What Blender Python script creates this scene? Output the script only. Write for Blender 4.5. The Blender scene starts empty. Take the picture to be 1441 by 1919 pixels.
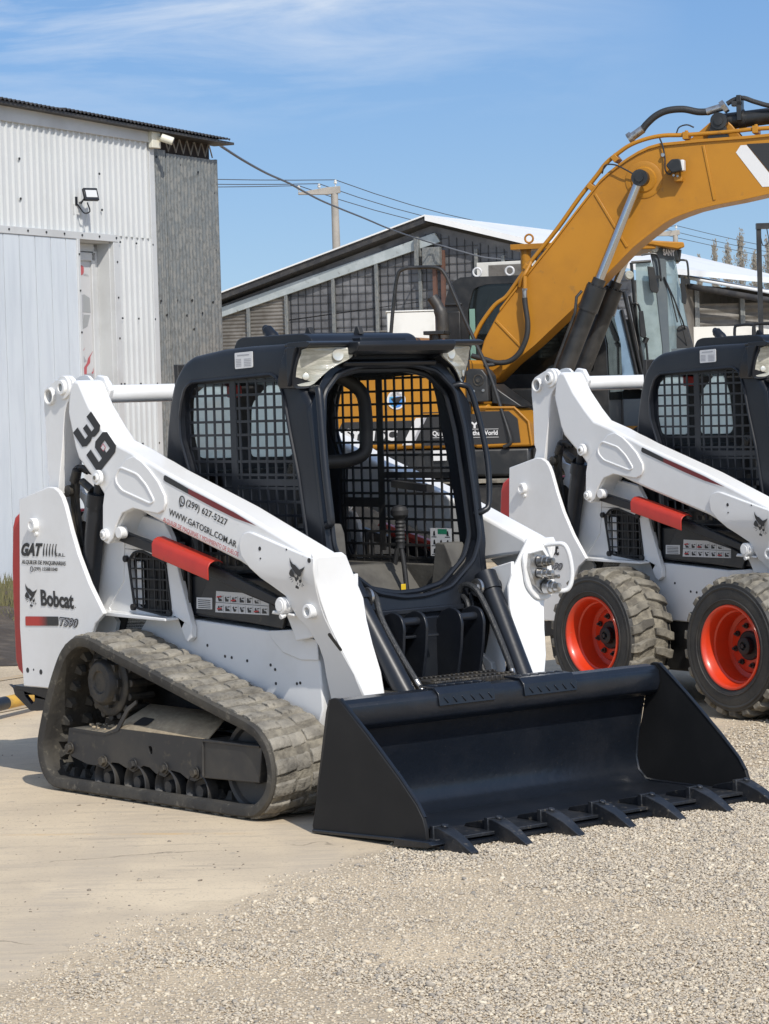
import bpy, bmesh, math, random
import numpy as np
from math import radians as R, sin, cos, pi
from mathutils import Vector, Matrix
from mathutils.geometry import tessellate_polygon
random.seed(7); rng = np.random.default_rng(7)
SC = bpy.context.scene; COL = SC.collection

# ------------------------------------------------------------------ camera
cam = bpy.data.cameras.new('camera'); co = bpy.data.objects.new('camera', cam); COL.objects.link(co)
cam.sensor_fit = 'VERTICAL'; cam.sensor_height = 24.0; cam.lens = 5362.6 / 1919 * 24.0
cam.clip_start = 0.1; cam.clip_end = 2000
PITCH, ROLL = 0.0386883, -0.0288548
fw = Vector((0, cos(PITCH), -sin(PITCH))); up0 = Vector((0, sin(PITCH), cos(PITCH))); rt0 = Vector((1, 0, 0))
rt = rt0 * cos(ROLL) + up0 * sin(ROLL); up = -rt0 * sin(ROLL) + up0 * cos(ROLL)
M = Matrix.Identity(4)
for i in range(3): M[i][0] = rt[i]; M[i][1] = up[i]; M[i][2] = -fw[i]
M[2][3] = 1.6554; co.matrix_world = M
SC.camera = co

# ------------------------------------------------------------------ sky and sun
EL, AZ = R(44), math.atan2(0.39, -0.92)
w = bpy.data.worlds.new('World'); SC.world = w; w.use_nodes = True
nt = w.node_tree; N = nt.nodes; L = nt.links; N.clear()
out = N.new('ShaderNodeOutputWorld'); bg = N.new('ShaderNodeBackground'); bg.inputs[1].default_value = 0.15
sky = N.new('ShaderNodeTexSky'); sky.sky_type = 'NISHITA'; sky.sun_disc = False
sky.sun_elevation = EL; sky.sun_rotation = AZ; sky.air_density = 1.15; sky.dust_density = 0.8; sky.ozone_density = 1.6
tc = N.new('ShaderNodeTexCoord')
mp = N.new('ShaderNodeMapping'); mp.vector_type = 'POINT'; mp.inputs['Scale'].default_value = (1, 1, 1.5); mp.inputs['Location'].default_value = (0, 0, 0.17)
nrm = N.new('ShaderNodeVectorMath'); nrm.operation = 'NORMALIZE'
L.new(tc.outputs['Generated'], mp.inputs[0]); L.new(mp.outputs[0], nrm.inputs[0]); L.new(nrm.outputs[0], sky.inputs[0])
# thin cirrus
cm = N.new('ShaderNodeMapping'); cm.inputs['Scale'].default_value = (5.0, 1.0, 30.0); cm.inputs['Rotation'].default_value = (0, R(-4), 0); cm.inputs['Location'].default_value = (1.35, 0, 0.1)
cn = N.new('ShaderNodeTexNoise'); cn.inputs['Scale'].default_value = 1.6; cn.inputs['Detail'].default_value = 9; cn.inputs['Roughness'].default_value = 0.62; cn.inputs['Distortion'].default_value = 0.6
cr = N.new('ShaderNodeValToRGB'); cr.color_ramp.elements[0].position = 0.40; cr.color_ramp.elements[1].position = 0.86
sx = N.new('ShaderNodeSeparateXYZ'); hm = N.new('ShaderNodeMapRange'); hm.inputs['From Min'].default_value = 0.088; hm.inputs['From Max'].default_value = 0.135
xm = N.new('ShaderNodeMapRange'); xm.inputs['From Min'].default_value = 0.11; xm.inputs['From Max'].default_value = -0.02
mu = N.new('ShaderNodeMath'); mu.operation = 'MULTIPLY'; mu2 = N.new('ShaderNodeMath'); mu2.operation = 'MULTIPLY'
mx = N.new('ShaderNodeMixRGB'); mx.inputs[2].default_value = (4.6, 4.9, 5.3, 1)
L.new(tc.outputs['Generated'], cm.inputs[0]); L.new(cm.outputs[0], cn.inputs[0]); L.new(cn.outputs[0], cr.inputs[0])
L.new(tc.outputs['Generated'], sx.inputs[0]); L.new(sx.outputs[2], hm.inputs[0]); L.new(sx.outputs[0], xm.inputs[0])
L.new(cr.outputs[0], mu.inputs[0]); L.new(hm.outputs[0], mu.inputs[1]); L.new(mu.outputs[0], mu2.inputs[0]); L.new(xm.outputs[0], mu2.inputs[1])
hr_ = N.new('ShaderNodeValToRGB'); hr_.color_ramp.elements[0].position = 0; hr_.color_ramp.elements[0].color = (.86, .80, .70, 1); hr_.color_ramp.elements[1].position = .5; hr_.color_ramp.elements[1].color = (1, 1, 1, 1)
_e = hr_.color_ramp.elements.new(.13); _e.color = (.70, .83, .93, 1); hm2 = N.new('ShaderNodeMixRGB'); hm2.blend_type = 'MULTIPLY'; hm2.inputs[0].default_value = 1
L.new(sx.outputs[2], hr_.inputs[0]); L.new(sky.outputs[0], hm2.inputs[1]); L.new(hr_.outputs[0], hm2.inputs[2])
L.new(mu2.outputs[0], mx.inputs[0]); L.new(hm2.outputs[0], mx.inputs[1]); L.new(mx.outputs[0], bg.inputs[0]); L.new(bg.outputs[0], out.inputs[0])
sun = bpy.data.lights.new('sun', 'SUN'); sun.energy = 3.35; sun.angle = R(0.6); sun.color = (1.0, 0.95, 0.87)
so = bpy.data.objects.new('sun', sun); COL.objects.link(so)
sd = Vector((sin(AZ) * cos(EL), cos(AZ) * cos(EL), sin(EL)))
so.rotation_euler = sd.to_track_quat('Z', 'Y').to_euler()
SC.view_settings.view_transform = 'Standard'; SC.view_settings.look = 'None'; SC.view_settings.exposure = 0.26; SC.view_settings.gamma = 1.0

# ------------------------------------------------------------------ materials
def mat(name, base, rough=0.5, metal=0.0, c2=None, nscale=4, lo=0.45, hi=0.65, c3=None, n3=30, lo3=.5, hi3=.7, bump=0, bscale=60, coat=0, spec=0.5, stretch=None, alpha=None, r2=None, emit=None):
    m = bpy.data.materials.new(name); m.use_nodes = True; t = m.node_tree; n = t.nodes; l = t.links
    b = n['Principled BSDF']; b.inputs['Base Color'].default_value = (*base, 1); b.inputs['Roughness'].default_value = rough
    b.inputs['Metallic'].default_value = metal; b.inputs['Coat Weight'].default_value = coat; b.inputs['Coat Roughness'].default_value = 0.12; b.inputs['Specular IOR Level'].default_value = spec
    tcn = n.new('ShaderNodeTexCoord'); src = tcn.outputs['Object']
    if stretch:
        mm = n.new('ShaderNodeMapping'); mm.inputs['Scale'].default_value = stretch; l.new(src, mm.inputs[0]); src = mm.outputs[0]
    cur = None
    def layer(prev, c, sc, lo, hi):
        nz = n.new('ShaderNodeTexNoise'); nz.inputs['Scale'].default_value = sc; nz.inputs['Detail'].default_value = 8; nz.inputs['Roughness'].default_value = .6
        l.new(src, nz.inputs['Vector']); rp = n.new('ShaderNodeMapRange'); rp.inputs['From Min'].default_value = lo; rp.inputs['From Max'].default_value = hi
        l.new(nz.outputs[0], rp.inputs[0]); mxn = n.new('ShaderNodeMixRGB'); l.new(rp.outputs[0], mxn.inputs[0])
        if prev is None: mxn.inputs[1].default_value = (*base, 1)
        else: l.new(prev, mxn.inputs[1])
        mxn.inputs[2].default_value = (*c, 1); return mxn.outputs[0], rp.outputs[0]
    if c2: cur, f = layer(None, c2, nscale, lo, hi)
    if c2 and r2 is not None:
        rr = n.new('ShaderNodeMapRange'); rr.inputs['To Min'].default_value = rough; rr.inputs['To Max'].default_value = r2; l.new(f, rr.inputs[0]); l.new(rr.outputs[0], b.inputs['Roughness'])
    if c3: cur, f3 = layer(cur, c3, n3, lo3, hi3)
    if cur is not None: l.new(cur, b.inputs['Base Color'])
    if bump:
        nz = n.new('ShaderNodeTexNoise'); nz.inputs['Scale'].default_value = bscale; nz.inputs['Detail'].default_value = 6; l.new(src, nz.inputs['Vector'])
        bp = n.new('ShaderNodeBump'); bp.inputs['Strength'].default_value = 1; bp.inputs['Distance'].default_value = bump; l.new(nz.outputs[0], bp.inputs['Height']); l.new(bp.outputs[0], b.inputs['Normal'])
    if alpha is not None: b.inputs['Alpha'].default_value = alpha
    if emit: b.inputs['Emission Color'].default_value = (*emit, 1); b.inputs['Emission Strength'].default_value = 1
    return m
def glass(name, tint, opac, rough=0.05):
    m = bpy.data.materials.new(name); m.use_nodes = True; t = m.node_tree; n = t.nodes; l = t.links; n.clear()
    o = n.new('ShaderNodeOutputMaterial'); tr = n.new('ShaderNodeBsdfTransparent'); tr.inputs[0].default_value = (.85, .92, .9, 1)
    p = n.new('ShaderNodeBsdfPrincipled'); p.inputs['Base Color'].default_value = (*tint, 1); p.inputs['Roughness'].default_value = rough
    nz = n.new('ShaderNodeTexNoise'); nz.inputs['Scale'].default_value = 5; nz.inputs['Detail'].default_value = 6; mr = n.new('ShaderNodeMapRange'); mr.inputs['To Min'].default_value = opac - .12; mr.inputs['To Max'].default_value = opac + .18
    mr.inputs['From Min'].default_value = .35; mr.inputs['From Max'].default_value = .7
    tcn = n.new('ShaderNodeTexCoord'); l.new(tcn.outputs['Object'], nz.inputs[0]); l.new(nz.outputs[0], mr.inputs[0])
    s = n.new('ShaderNodeMixShader'); l.new(mr.outputs[0], s.inputs[0]); l.new(tr.outputs[0], s.inputs[1]); l.new(p.outputs[0], s.inputs[2]); l.new(s.outputs[0], o.inputs[0]); return m
WHITE = mat('white_paint', (.765, .765, .755), .34, c2=(.66, .65, .625), nscale=2.2, lo=.48, hi=.82, c3=(.42, .39, .34), n3=26, lo3=.68, hi3=.9, coat=.25, bump=.0006, bscale=14)
BLACK = mat('dark_paint', (.0085, .0105, .015), .38, c2=(.014, .016, .020), nscale=3, c3=(.06, .056, .05), n3=45, lo3=.70, hi3=.86, coat=.04, spec=.4, bump=.0006, bscale=30)
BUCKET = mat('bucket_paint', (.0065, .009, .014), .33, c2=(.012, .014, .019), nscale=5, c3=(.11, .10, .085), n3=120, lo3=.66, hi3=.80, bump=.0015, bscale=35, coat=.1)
WORN = mat('worn_paint', (.011, .013, .017), .42, c2=(.030, .031, .034), nscale=9, lo=.45, hi=.65, c3=(.17, .15, .12), n3=34, lo3=.60, hi3=.76, bump=.002, bscale=50)
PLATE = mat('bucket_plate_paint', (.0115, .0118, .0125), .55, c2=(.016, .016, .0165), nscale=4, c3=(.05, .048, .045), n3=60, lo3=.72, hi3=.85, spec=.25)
INNER = mat('dark_plastic', (.012, .012, .013), .6, c2=(.03, .029, .027), nscale=8)
BEIGE = mat('cab_liner', (.095, .090, .079), .8, c2=(.06, .056, .049), nscale=6, bump=.002, bscale=40)
STEEL = mat('bare_steel', (.45, .45, .45), .3, .9, c2=(.25, .23, .2), nscale=20)
RED = mat('red_paint', (.45, .033, .018), .4, c2=(.38, .03, .018), nscale=6, c3=(.25, .05, .03), n3=40, lo3=.62, hi3=.75)
DKRED = mat('tail_red', (.52, .035, .03), .4, c2=(.42, .04, .035), nscale=4)
RIMO = mat('rim_orange', (.60, .040, .010), .34, c2=(.52, .040, .012), nscale=6, c3=(.35, .12, .06), n3=30, lo3=.64, hi3=.8, coat=.2)
RUBB = mat('track_rubber', (.034, .032, .029), .8, c2=(.085, .076, .060), nscale=5, lo=.42, hi=.72, c3=(.20, .18, .14), n3=28, lo3=.58, hi3=.8, bump=.004, bscale=30)
LUG = mat('dusty_lug', (.125, .116, .100), .9, c2=(.30, .275, .228), nscale=7, lo=.34, hi=.62, c3=(.08, .073, .06), n3=30, lo3=.56, hi3=.72, bump=.010, bscale=45)
BELT = mat('dusty_belt', (.12, .108, .088), .95, c2=(.26, .235, .185), nscale=14, lo=.4, hi=.62, bump=.01, bscale=50)
TYRE = mat('tyre_side', (.018, .018, .018), .6, c2=(.04, .038, .034), nscale=5, bump=.002, bscale=60)
TLUG = mat('tyre_lug', (.085, .078, .066), .9, c2=(.26, .237, .192), nscale=6, lo=.36, hi=.62, c3=(.06, .055, .045), n3=25, lo3=.55, hi3=.7, bump=.006, bscale=40)
DUST = mat('dusty_plate', (.36, .29, .195), .85, c2=(.26, .21, .145), nscale=6, c3=(.42, .35, .24), n3=35, bump=.002)
FRAME = mat('undercarriage_paint', (.026, .026, .027), .5, c2=(.05, .046, .04), nscale=4, c3=(.10, .085, .06), n3=22, lo3=.6, hi3=.8)
GEAR = mat('greasy_steel', (.022, .021, .02), .55, c2=(.075, .063, .045), nscale=12, bump=.002, bscale=60)
INK = mat('black_ink', (.022, .022, .023), .45)
INKG = mat('grey_ink', (.33, .33, .35), .45)
INKR = mat('red_ink', (.50, .035, .04), .45)
STK = mat('sticker_white', (.62, .62, .62), .45)
DSTRIPE = mat('dark_red_stripe', (.16, .015, .018), .4)
REFL = mat('reflector', (.62, .61, .55), .3, .5)
LENS = mat('lamp_lens', (.34, .335, .28), .10, c2=(.52, .50, .43), nscale=14, coat=.8, bump=.0015, bscale=70, stretch=(1, 1, 4))
YEL = mat('excavator_yellow', (.40, .176, .013), .45, c2=(.345, .150, .013), nscale=1.6, c3=(.17, .10, .035), n3=9, lo3=.62, hi3=.85, coat=.05, spec=.35)
EXBLK = mat('excavator_black', (.014, .015, .016), .4, c2=(.035, .034, .033), nscale=5, c3=(.16, .15, .13), n3=30, lo3=.68, hi3=.8)
CHROME = mat('chrome_rod', (.55, .56, .58), .18, 1.0)
HOSE = mat('hose_rubber', (.022, .023, .024), .5, bump=.003, bscale=120, stretch=(1, 1, 1))
GLS = glass('cab_glass', (.36, .44, .45), .60)
GLS2 = glass('hazy_window', (.62, .72, .72), .78, .3)
_t = GLS2.node_tree; _p = [q for q in _t.nodes if q.type == 'BSDF_PRINCIPLED'][0]; _l = _t.nodes.new('ShaderNodeBsdfTranslucent'); _l.inputs[0].default_value = (.93, 1.0, .97, 1)
_m = _t.nodes.new('ShaderNodeMixShader'); _m.inputs[0].default_value = .9; _s = _p.outputs[0].links[0].to_node; _t.links.new(_p.outputs[0], _m.inputs[1]); _t.links.new(_l.outputs[0], _m.inputs[2]); _t.links.new(_m.outputs[0], _s.inputs[2])
GLSB = glass('sky_reflection_glass', (.22, .33, .46), .80)  # blue tint paints the sky's reflection into the door pane
GLSD = glass('dark_glass', (.012, .014, .014), .82)
WALLW = mat('white_sheet', (.545, .56, .56), .45, c2=(.50, .515, .515), nscale=1.2, c3=(.44, .44, .42), n3=10, lo3=.66, hi3=.85)
TRIMM = mat('trim_white', (.52, .53, .53), .45, c2=(.46, .465, .46), nscale=2)
BLUEP = mat('bluish_board', (.57, .61, .645), .5, c2=(.51, .55, .59), nscale=2.5, stretch=(3, 1, .4), c3=(.48, .51, .55), n3=12, lo3=.6, hi3=.8)
GALV = mat('galvanised_sheet', (.165, .178, .18), .5, .2, c2=(.225, .225, .21), nscale=16, lo=.42, hi=.58, c3=(.135, .14, .135), n3=34, lo3=.50, hi3=.62, stretch=(1, 1, .6))
GALV2 = mat('weathered_sheet', (.13, .12, .105), .6, .1, c2=(.21, .195, .175), nscale=1.2, c3=(.10, .085, .07), n3=5, lo3=.5, hi3=.75)
ROOFD = mat('roof_dark', (.045, .045, .048), .6, .3, c2=(.08, .075, .07), nscale=6)
ROOFW = mat('roof_white', (.80, .80, .79), .4, c2=(.72, .72, .71), nscale=.7)
PANEL = mat('dark_translucent', (.125, .125, .13), .5, c2=(.21, .21, .215), nscale=.9, c3=(.08, .08, .083), n3=4)
FLASH = mat('galv_flashing', (.40, .44, .44), .45, .2, c2=(.52, .56, .56), nscale=3, c3=(.26, .27, .26), n3=9, lo3=.6)
CONC = mat('pole_concrete', (.36, .33, .29), .8, c2=(.28, .26, .23), nscale=3)
WIRE = mat('wire_black', (.05, .052, .058), .5)
RUST = mat('rusty_steel', (.13, .065, .045), .7, c2=(.09, .05, .04), nscale=5)
OFFW = mat('offwhite_block', (.66, .65, .61), .6, c2=(.55, .54, .50), nscale=1.5)
YPIPE = mat('yellow_pipe', (.62, .36, .05), .5, c2=(.45, .28, .07), nscale=12, c3=(.2, .15, .08), n3=30, lo3=.6)
TREEM = mat('bare_twigs', (.20, .18, .15), .9, c2=(.27, .25, .21), nscale=1)
SOIL = mat('dark_soil', (.055, .043, .034), .95, c2=(.10, .08, .06), nscale=5, bump=.05, bscale=9)
DRYG = mat('dry_grass', (.17, .155, .07), .9, c2=(.075, .08, .035), nscale=9)
BLUELOGO = mat('blue_disc', (.06, .22, .60), .4, c2=(.10, .40, .42), nscale=9)

# ------------------------------------------------------------------ mesh builder
def inset(poly, d):
    a_ = sum(poly[i-1][0]*poly[i][1] - poly[i][0]*poly[i-1][1] for i in range(len(poly))); sg = 1 if a_ > 0 else -1; o = []
    for i in range(len(poly)):
        p, q, r = Vector(poly[i-1]), Vector(poly[i]), Vector(poly[(i+1) % len(poly)])
        n1 = Vector((-(q-p).y, (q-p).x)).normalized(); n2 = Vector((-(r-q).y, (r-q).x)).normalized(); n_ = (n1+n2).normalized(); k = 1/max(.5, n_.dot(n1)); o.append(tuple(q + n_*d*sg*k))
    return o
SPLIT = set('bolt_hole cover_panel warning_sticker pin_boss pin tail_recess roof_clip bulb_reflector speaker_panel bolt wheel_nut roof_handle screw gable_post rusty_post meter_box masonry_wall wall_post track_roller lifting_eye weld_rib stick_cylinder_mount hydraulic_hose thin_hose hose_fitting door_pillar cab_interior mirror_arm lamp corner_panel seat_bar_spring door_picture end_core'.split())
class MB:
    def plate(s, out, hole, y_in, y_out, rad):
        """plate with a softly rounded outer rim; y_out is the visible face"""
        d = 1 if y_out > y_in else -1; loops = [(out, y_in)]; n = len(out)
        for k in range(6):
            a = pi/2*k/5; loops.append((inset(out, rad*(1-cos(a))), y_out - d*rad*(1-sin(a))))
        vs = []; fs = []
        for lp, y in loops: vs += [(x, y, z) for x, z in lp]
        for j in range(len(loops)-1): fs += [(j*n+i, j*n+(i+1) % n, (j+1)*n+(i+1) % n, (j+1)*n+i) for i in range(n)]
        m_ = len(hole); base = len(vs); vs += [(x, y_out, z) for x, z in hole] + [(x, y_in, z) for x, z in hole]
        last = (len(loops)-1)*n; top = loops[-1][0]
        mp_o = [last+i for i in range(n)] + [base+i for i in range(m_)]
        for t in tessellate_polygon([[Vector((x, z, 0)) for x, z in top], [Vector((x, z, 0)) for x, z in hole]]): fs.append(tuple(mp_o[i] for i in t))
        mp_i = list(range(n)) + [base+m_+i for i in range(m_)]
        for t in tessellate_polygon([[Vector((x, z, 0)) for x, z in out], [Vector((x, z, 0)) for x, z in hole]]): fs.append(tuple(mp_i[i] for i in t))
        fs += [(base+i, base+(i+1) % m_, base+m_+(i+1) % m_, base+m_+i) for i in range(m_)]
        return s.add(vs, fs)
    def __init__(s): s.v = []; s.f = []
    def add(s, vs, fs):
        o = len(s.v); s.v += [tuple(p) for p in vs]; s.f += [tuple(i + o for i in f) for f in fs]; return s
    def box(s, a, b, rot=None, org=None):
        x0, y0, z0 = a; x1, y1, z1 = b
        vs = [Vector(p) for p in ((x0,y0,z0),(x1,y0,z0),(x1,y1,z0),(x0,y1,z0),(x0,y0,z1),(x1,y0,z1),(x1,y1,z1),(x0,y1,z1))]
        if rot is not None:
            o = Vector(org or (0, 0, 0)); vs = [rot @ (p - o) + o for p in vs]
        return s.add(vs, [(0,3,2,1),(4,5,6,7),(0,1,5,4),(1,2,6,5),(2,3,7,6),(3,0,4,7)])
    def prism(s, out, y0, y1, holes=(), ax='y'):
        """outline in the plane across `ax`; y0 / y1 numbers or functions of the second outline coordinate"""
        loops = [list(out)] + [list(h) for h in holes]
        g0 = y0 if callable(y0) else (lambda z: y0); g1 = y1 if callable(y1) else (lambda z: y1)
        def P(p, g):
            return (p[0], g(p[1]), p[1]) if ax == 'y' else ((g(p[1]), p[0], p[1]) if ax == 'x' else (p[0], p[1], g(p[1])))
        flat = [p for lp in loops for p in lp]; n = len(flat)
        va = [P(p, g0) for p in flat]; vb = [P(p, g1) for p in flat]
        fs = []
        if len(loops) == 1 and not callable(y0) and not callable(y1):
            fs.append(tuple(range(n))); fs.append(tuple(range(2 * n - 1, n - 1, -1)))
        else:
            tr = tessellate_polygon([[Vector((p[0], p[1], 0)) for p in lp] for lp in loops])
            for t in tr: fs.append(tuple(t)); fs.append(tuple(i + n for i in reversed(t)))
        k = 0
        for lp in loops:
            m_ = len(lp)
            for i in range(m_):
                a, b = k + i, k + (i + 1) % m_; fs.append((a, b, b + n, a + n))
            k += m_
        return s.add(va + vb, fs)
    def cyl(s, p0, p1, r, r1=None, n=20, cap=True):
        p0 = Vector(p0); p1 = Vector(p1); r1 = r if r1 is None else r1; d = (p1 - p0).normalized()
        a = d.orthogonal().normalized(); b = d.cross(a); vs = []
        for p, q in ((p0, r), (p1, r1)):
            vs += [p + (a * cos(2*pi*i/n) + b * sin(2*pi*i/n)) * q for i in range(n)]
        fs = [(i, (i+1) % n, n + (i+1) % n, n + i) for i in range(n)]
        if cap: fs += [tuple(range(n-1, -1, -1)), tuple(range(n, 2*n))]
        return s.add(vs, fs)
    def tube(s, pts, r, n=10, close=False):
        pts = [Vector(p) for p in pts]; m_ = len(pts); vs = []; prev = None
        for i, p in enumerate(pts):
            if close: d = (pts[(i+1) % m_] - pts[i-1])
            else: d = pts[min(i+1, m_-1)] - pts[max(i-1, 0)]
            d.normalize()
            a = d.orthogonal().normalized() if prev is None else (prev - d * prev.dot(d)).normalized()
            prev = a; b = d.cross(a); rr = r[i] if isinstance(r, (list, tuple)) else r
            vs += [p + (a * cos(2*pi*k/n) + b * sin(2*pi*k/n)) * rr for k in range(n)]
        fs = []
        for i in range(m_ if close else m_ - 1):
            j = (i + 1) % m_
            fs += [(i*n+k, i*n+(k+1) % n, j*n+(k+1) % n, j*n+k) for k in range(n)]
        if not close: fs += [tuple(range(n-1, -1, -1)), tuple(range((m_-1)*n, m_*n))]
        return s.add(vs, fs)
    def lathe(s, prof, c, axis=(0, 1, 0), n=48):
        """prof: list of (offset along axis, radius)"""
        c = Vector(c); d = Vector(axis).normalized(); a = d.orthogonal().normalized(); b = d.cross(a); vs = []
        for o, r in prof: vs += [c + d * o + (a * cos(2*pi*i/n) + b * sin(2*pi*i/n)) * r for i in range(n)]
        fs = []
        for j in range(len(prof) - 1): fs += [(j*n+i, j*n+(i+1) % n, (j+1)*n+(i+1) % n, (j+1)*n+i) for i in range(n)]
        return s.add(vs, fs)
    def pieces(s):
        """split into builders of pieces that touch (bounding boxes within 1 cm)"""
        p = list(range(len(s.v)))
        def f(a):
            while p[a] != a: p[a] = p[p[a]]; a = p[a]
            return a
        for fc in s.f:
            for q in fc[1:]:
                a, c = f(fc[0]), f(q)
                if a != c: p[a] = c
        V = np.array(s.v); root = np.array([f(i) for i in range(len(s.v))]); ids = list(dict.fromkeys(root.tolist()))
        bb = [(V[root == r].min(0) - .01, V[root == r].max(0)) for r in ids]; g = list(range(len(ids)))
        def h(a):
            while g[a] != a: a = g[a]
            return a
        for i in range(len(ids)):
            for j in range(i):
                if (bb[i][0] <= bb[j][1]).all() and (bb[j][0] <= bb[i][1]).all():
                    a, c = h(i), h(j)
                    if a != c: g[a] = c
        gi = {r: h(k) for k, r in enumerate(ids)}; out = {}
        for fc in s.f: out.setdefault(gi[int(root[fc[0]])], []).append(fc)
        res = []
        for fl in out.values():
            idx = sorted({q for fc in fl for q in fc}); mp_ = {q: k for k, q in enumerate(idx)}; m_ = MB(); m_.v = [s.v[q] for q in idx]; m_.f = [tuple(mp_[q] for q in fc) for fc in fl]; res.append(m_)
        res.sort(key=lambda q: -len(q.v)); return res
    def build(s, name, m, parent=None, bevel=0, seg=2, ang=35, smooth=True, label=None):
        if name in SPLIT and len(s.f) < 6000:
            ps = s.pieces()
            if len(ps) > 1:
                o = [q.build_one(name, m, parent, bevel, seg, ang, smooth, label) for q in ps]; return o[0]
        return s.build_one(name, m, parent, bevel, seg, ang, smooth, label)
    def build_one(s, name, m, parent=None, bevel=0, seg=2, ang=35, smooth=True, label=None):
        me = bpy.data.meshes.new(name); me.from_pydata(s.v, [], s.f)
        bm = bmesh.new(); bm.from_mesh(me); bmesh.ops.recalc_face_normals(bm, faces=bm.faces); bm.to_mesh(me); bm.free()
        if smooth:
            me.shade_smooth(); me.set_sharp_from_angle(angle=R(ang))
        me.materials.append(m); o = bpy.data.objects.new(name, me); COL.objects.link(o); o.parent = parent
        if bevel:
            bv = o.modifiers.new('bevel', 'BEVEL'); bv.width = bevel; bv.segments = seg; bv.limit_method = 'ANGLE'; bv.angle_limit = R(40)
        if label: o['label'] = label
        return o
def empty(name, label, cat, loc, rz=0, group=None):
    o = bpy.data.objects.new(name, None); COL.objects.link(o); o.location = loc; o.rotation_euler = (0, 0, rz); o.empty_display_size = .1
    o['label'] = label; o['category'] = cat
    if group: o['group'] = group
    return o
def tag(o, label=None, cat=None, group=None, kind=None):
    for k, v in (('label', label), ('category', cat), ('group', group), ('kind', kind)):
        if v: o[k] = v
    return o
def crv(pts, n=6, close=False):
    """Catmull-Rom through points"""
    P = [Vector(p) for p in pts]; m_ = len(P); o = []
    for i in range(m_ if close else m_ - 1):
        p1, p2 = P[i], P[(i+1) % m_]
        p0 = P[i-1] if (i > 0 or close) else p1 * 2 - p2
        p3 = P[(i+2) % m_] if (i + 2 < m_ or close) else p2 * 2 - p1
        for k in range(n):
            t = k / n
            o.append(.5 * ((2*p1) + (p2-p0)*t + (2*p0-5*p1+4*p2-p3)*t*t + (-p0+3*p1-3*p2+p3)*t**3))
    if not close: o.append(P[-1])
    return o
def r2(poly, r, n=4):
    """round the corners of a 2-D polygon"""
    o = []; m_ = len(poly)
    for i in range(m_):
        a, b, c = Vector(poly[i-1]), Vector(poly[i]), Vector(poly[(i+1) % m_])
        d1 = (a-b); d2 = (c-b); q = min(r, d1.length*.45, d2.length*.45); p = b + d1.normalized()*q; s_ = b + d2.normalized()*q
        for k in range(n+1):
            t = k/n; o.append(tuple((1-t)**2*p + 2*t*(1-t)*b + t*t*s_))
    return o
# ------------------------------------------------------------------ writing
def text_geo(s, off=0.0, shear=0):
    cu = bpy.data.curves.new('t', 'FONT'); cu.body = s; cu.size = 1; cu.offset = off; cu.shear = shear; cu.resolution_u = 3; cu.fill_mode = 'FRONT'
    ob = bpy.data.objects.new('t', cu); me = bpy.data.meshes.new_from_object(ob)
    v = np.array([q.co[:2] for q in me.vertices]); f = [tuple(p.vertices) for p in me.polygons]
    bpy.data.objects.remove(ob); bpy.data.curves.remove(cu); bpy.data.meshes.remove(me)
    mn = v.min(0); mxx = v.max(0); return (v - mn) / (mxx - mn), f
def write(mb, s, tl, tr_, bl, off=0.0, shear=0):
    """set the string s in the parallelogram with corners tl, tr_, bl"""
    v, f = text_geo(s, off, shear); tl = Vector(tl); tr_ = Vector(tr_); bl = Vector(bl)
    mb.add([bl + (tr_ - tl) * float(a) + (tl - bl) * float(b) for a, b in v], f); return mb
def sideq(pts, y): return [(x, y, z) for x, z in pts]
def flat(mb, polys, y):
    for p in polys:
        mb.add([(x, y, z) for x, z in p], [tuple(t) for t in tessellate_polygon([[Vector((x, z, 0)) for x, z in p]])])
    return mb
CAT = [  # head emblem in a unit box, y down
    [(.09,.0),(.16,.12),(.28,.20),(.42,.22),(.58,.30),(.67,.34),(.84,.28),(1.0,.20),(.93,.31),(.80,.42),(.76,.53),(.68,.58),(.55,.55),(.42,.50),(.25,.38),(.15,.28),(.10,.15)],
    [(.20,.36),(.30,.47),(.38,.60),(.50,.62),(.55,.52),(.62,.54),(.62,.66),(.55,.70),(.50,.76),(.42,.76),(.36,.64),(.12,.64),(.03,.56),(.08,.45)],
    [(.62,.68),(.74,.66),(.77,.56),(.80,.72),(.72,.79),(.64,.77)],
    [(.0,.70),(.12,.66),(.30,.67),(.12,.685)], [(.08,.76),(.18,.70),(.30,.70),(.18,.73)], [(.15,.84),(.22,.77),(.33,.73),(.24,.79)],
    [(.80,.75),(.92,.84),(.86,.86)], [(.76,.79),(.84,.90),(.80,.90)],
    [(.52,.79),(.56,.79),(.55,.86),(.50,.86)], [(.68,.81),(.71,.81),(.68,.88),(.65,.88)],
    [(.42,.90),(.50,.88),(.62,.93),(.60,1.0),(.40,.98)]]
def cathead(mb, x0, x1, z0, z1, y, tilt=0.0):
    return flat(mb, [[(x0 + (x1-x0)*a, z1 - (z1-z0)*b + tilt*a) for a, b in p] for p in CAT], y)
def inside_intervals(poly, c, axis):
    xs = []
    for i in range(len(poly)):
        a, b = poly[i-1], poly[i]
        if (a[axis] - c) * (b[axis] - c) < 0:
            t = (c - a[axis]) / (b[axis] - a[axis]); xs.append(a[1-axis] + t * (b[1-axis] - a[1-axis]))
    xs.sort(); return list(zip(xs[::2], xs[1::2]))
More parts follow.
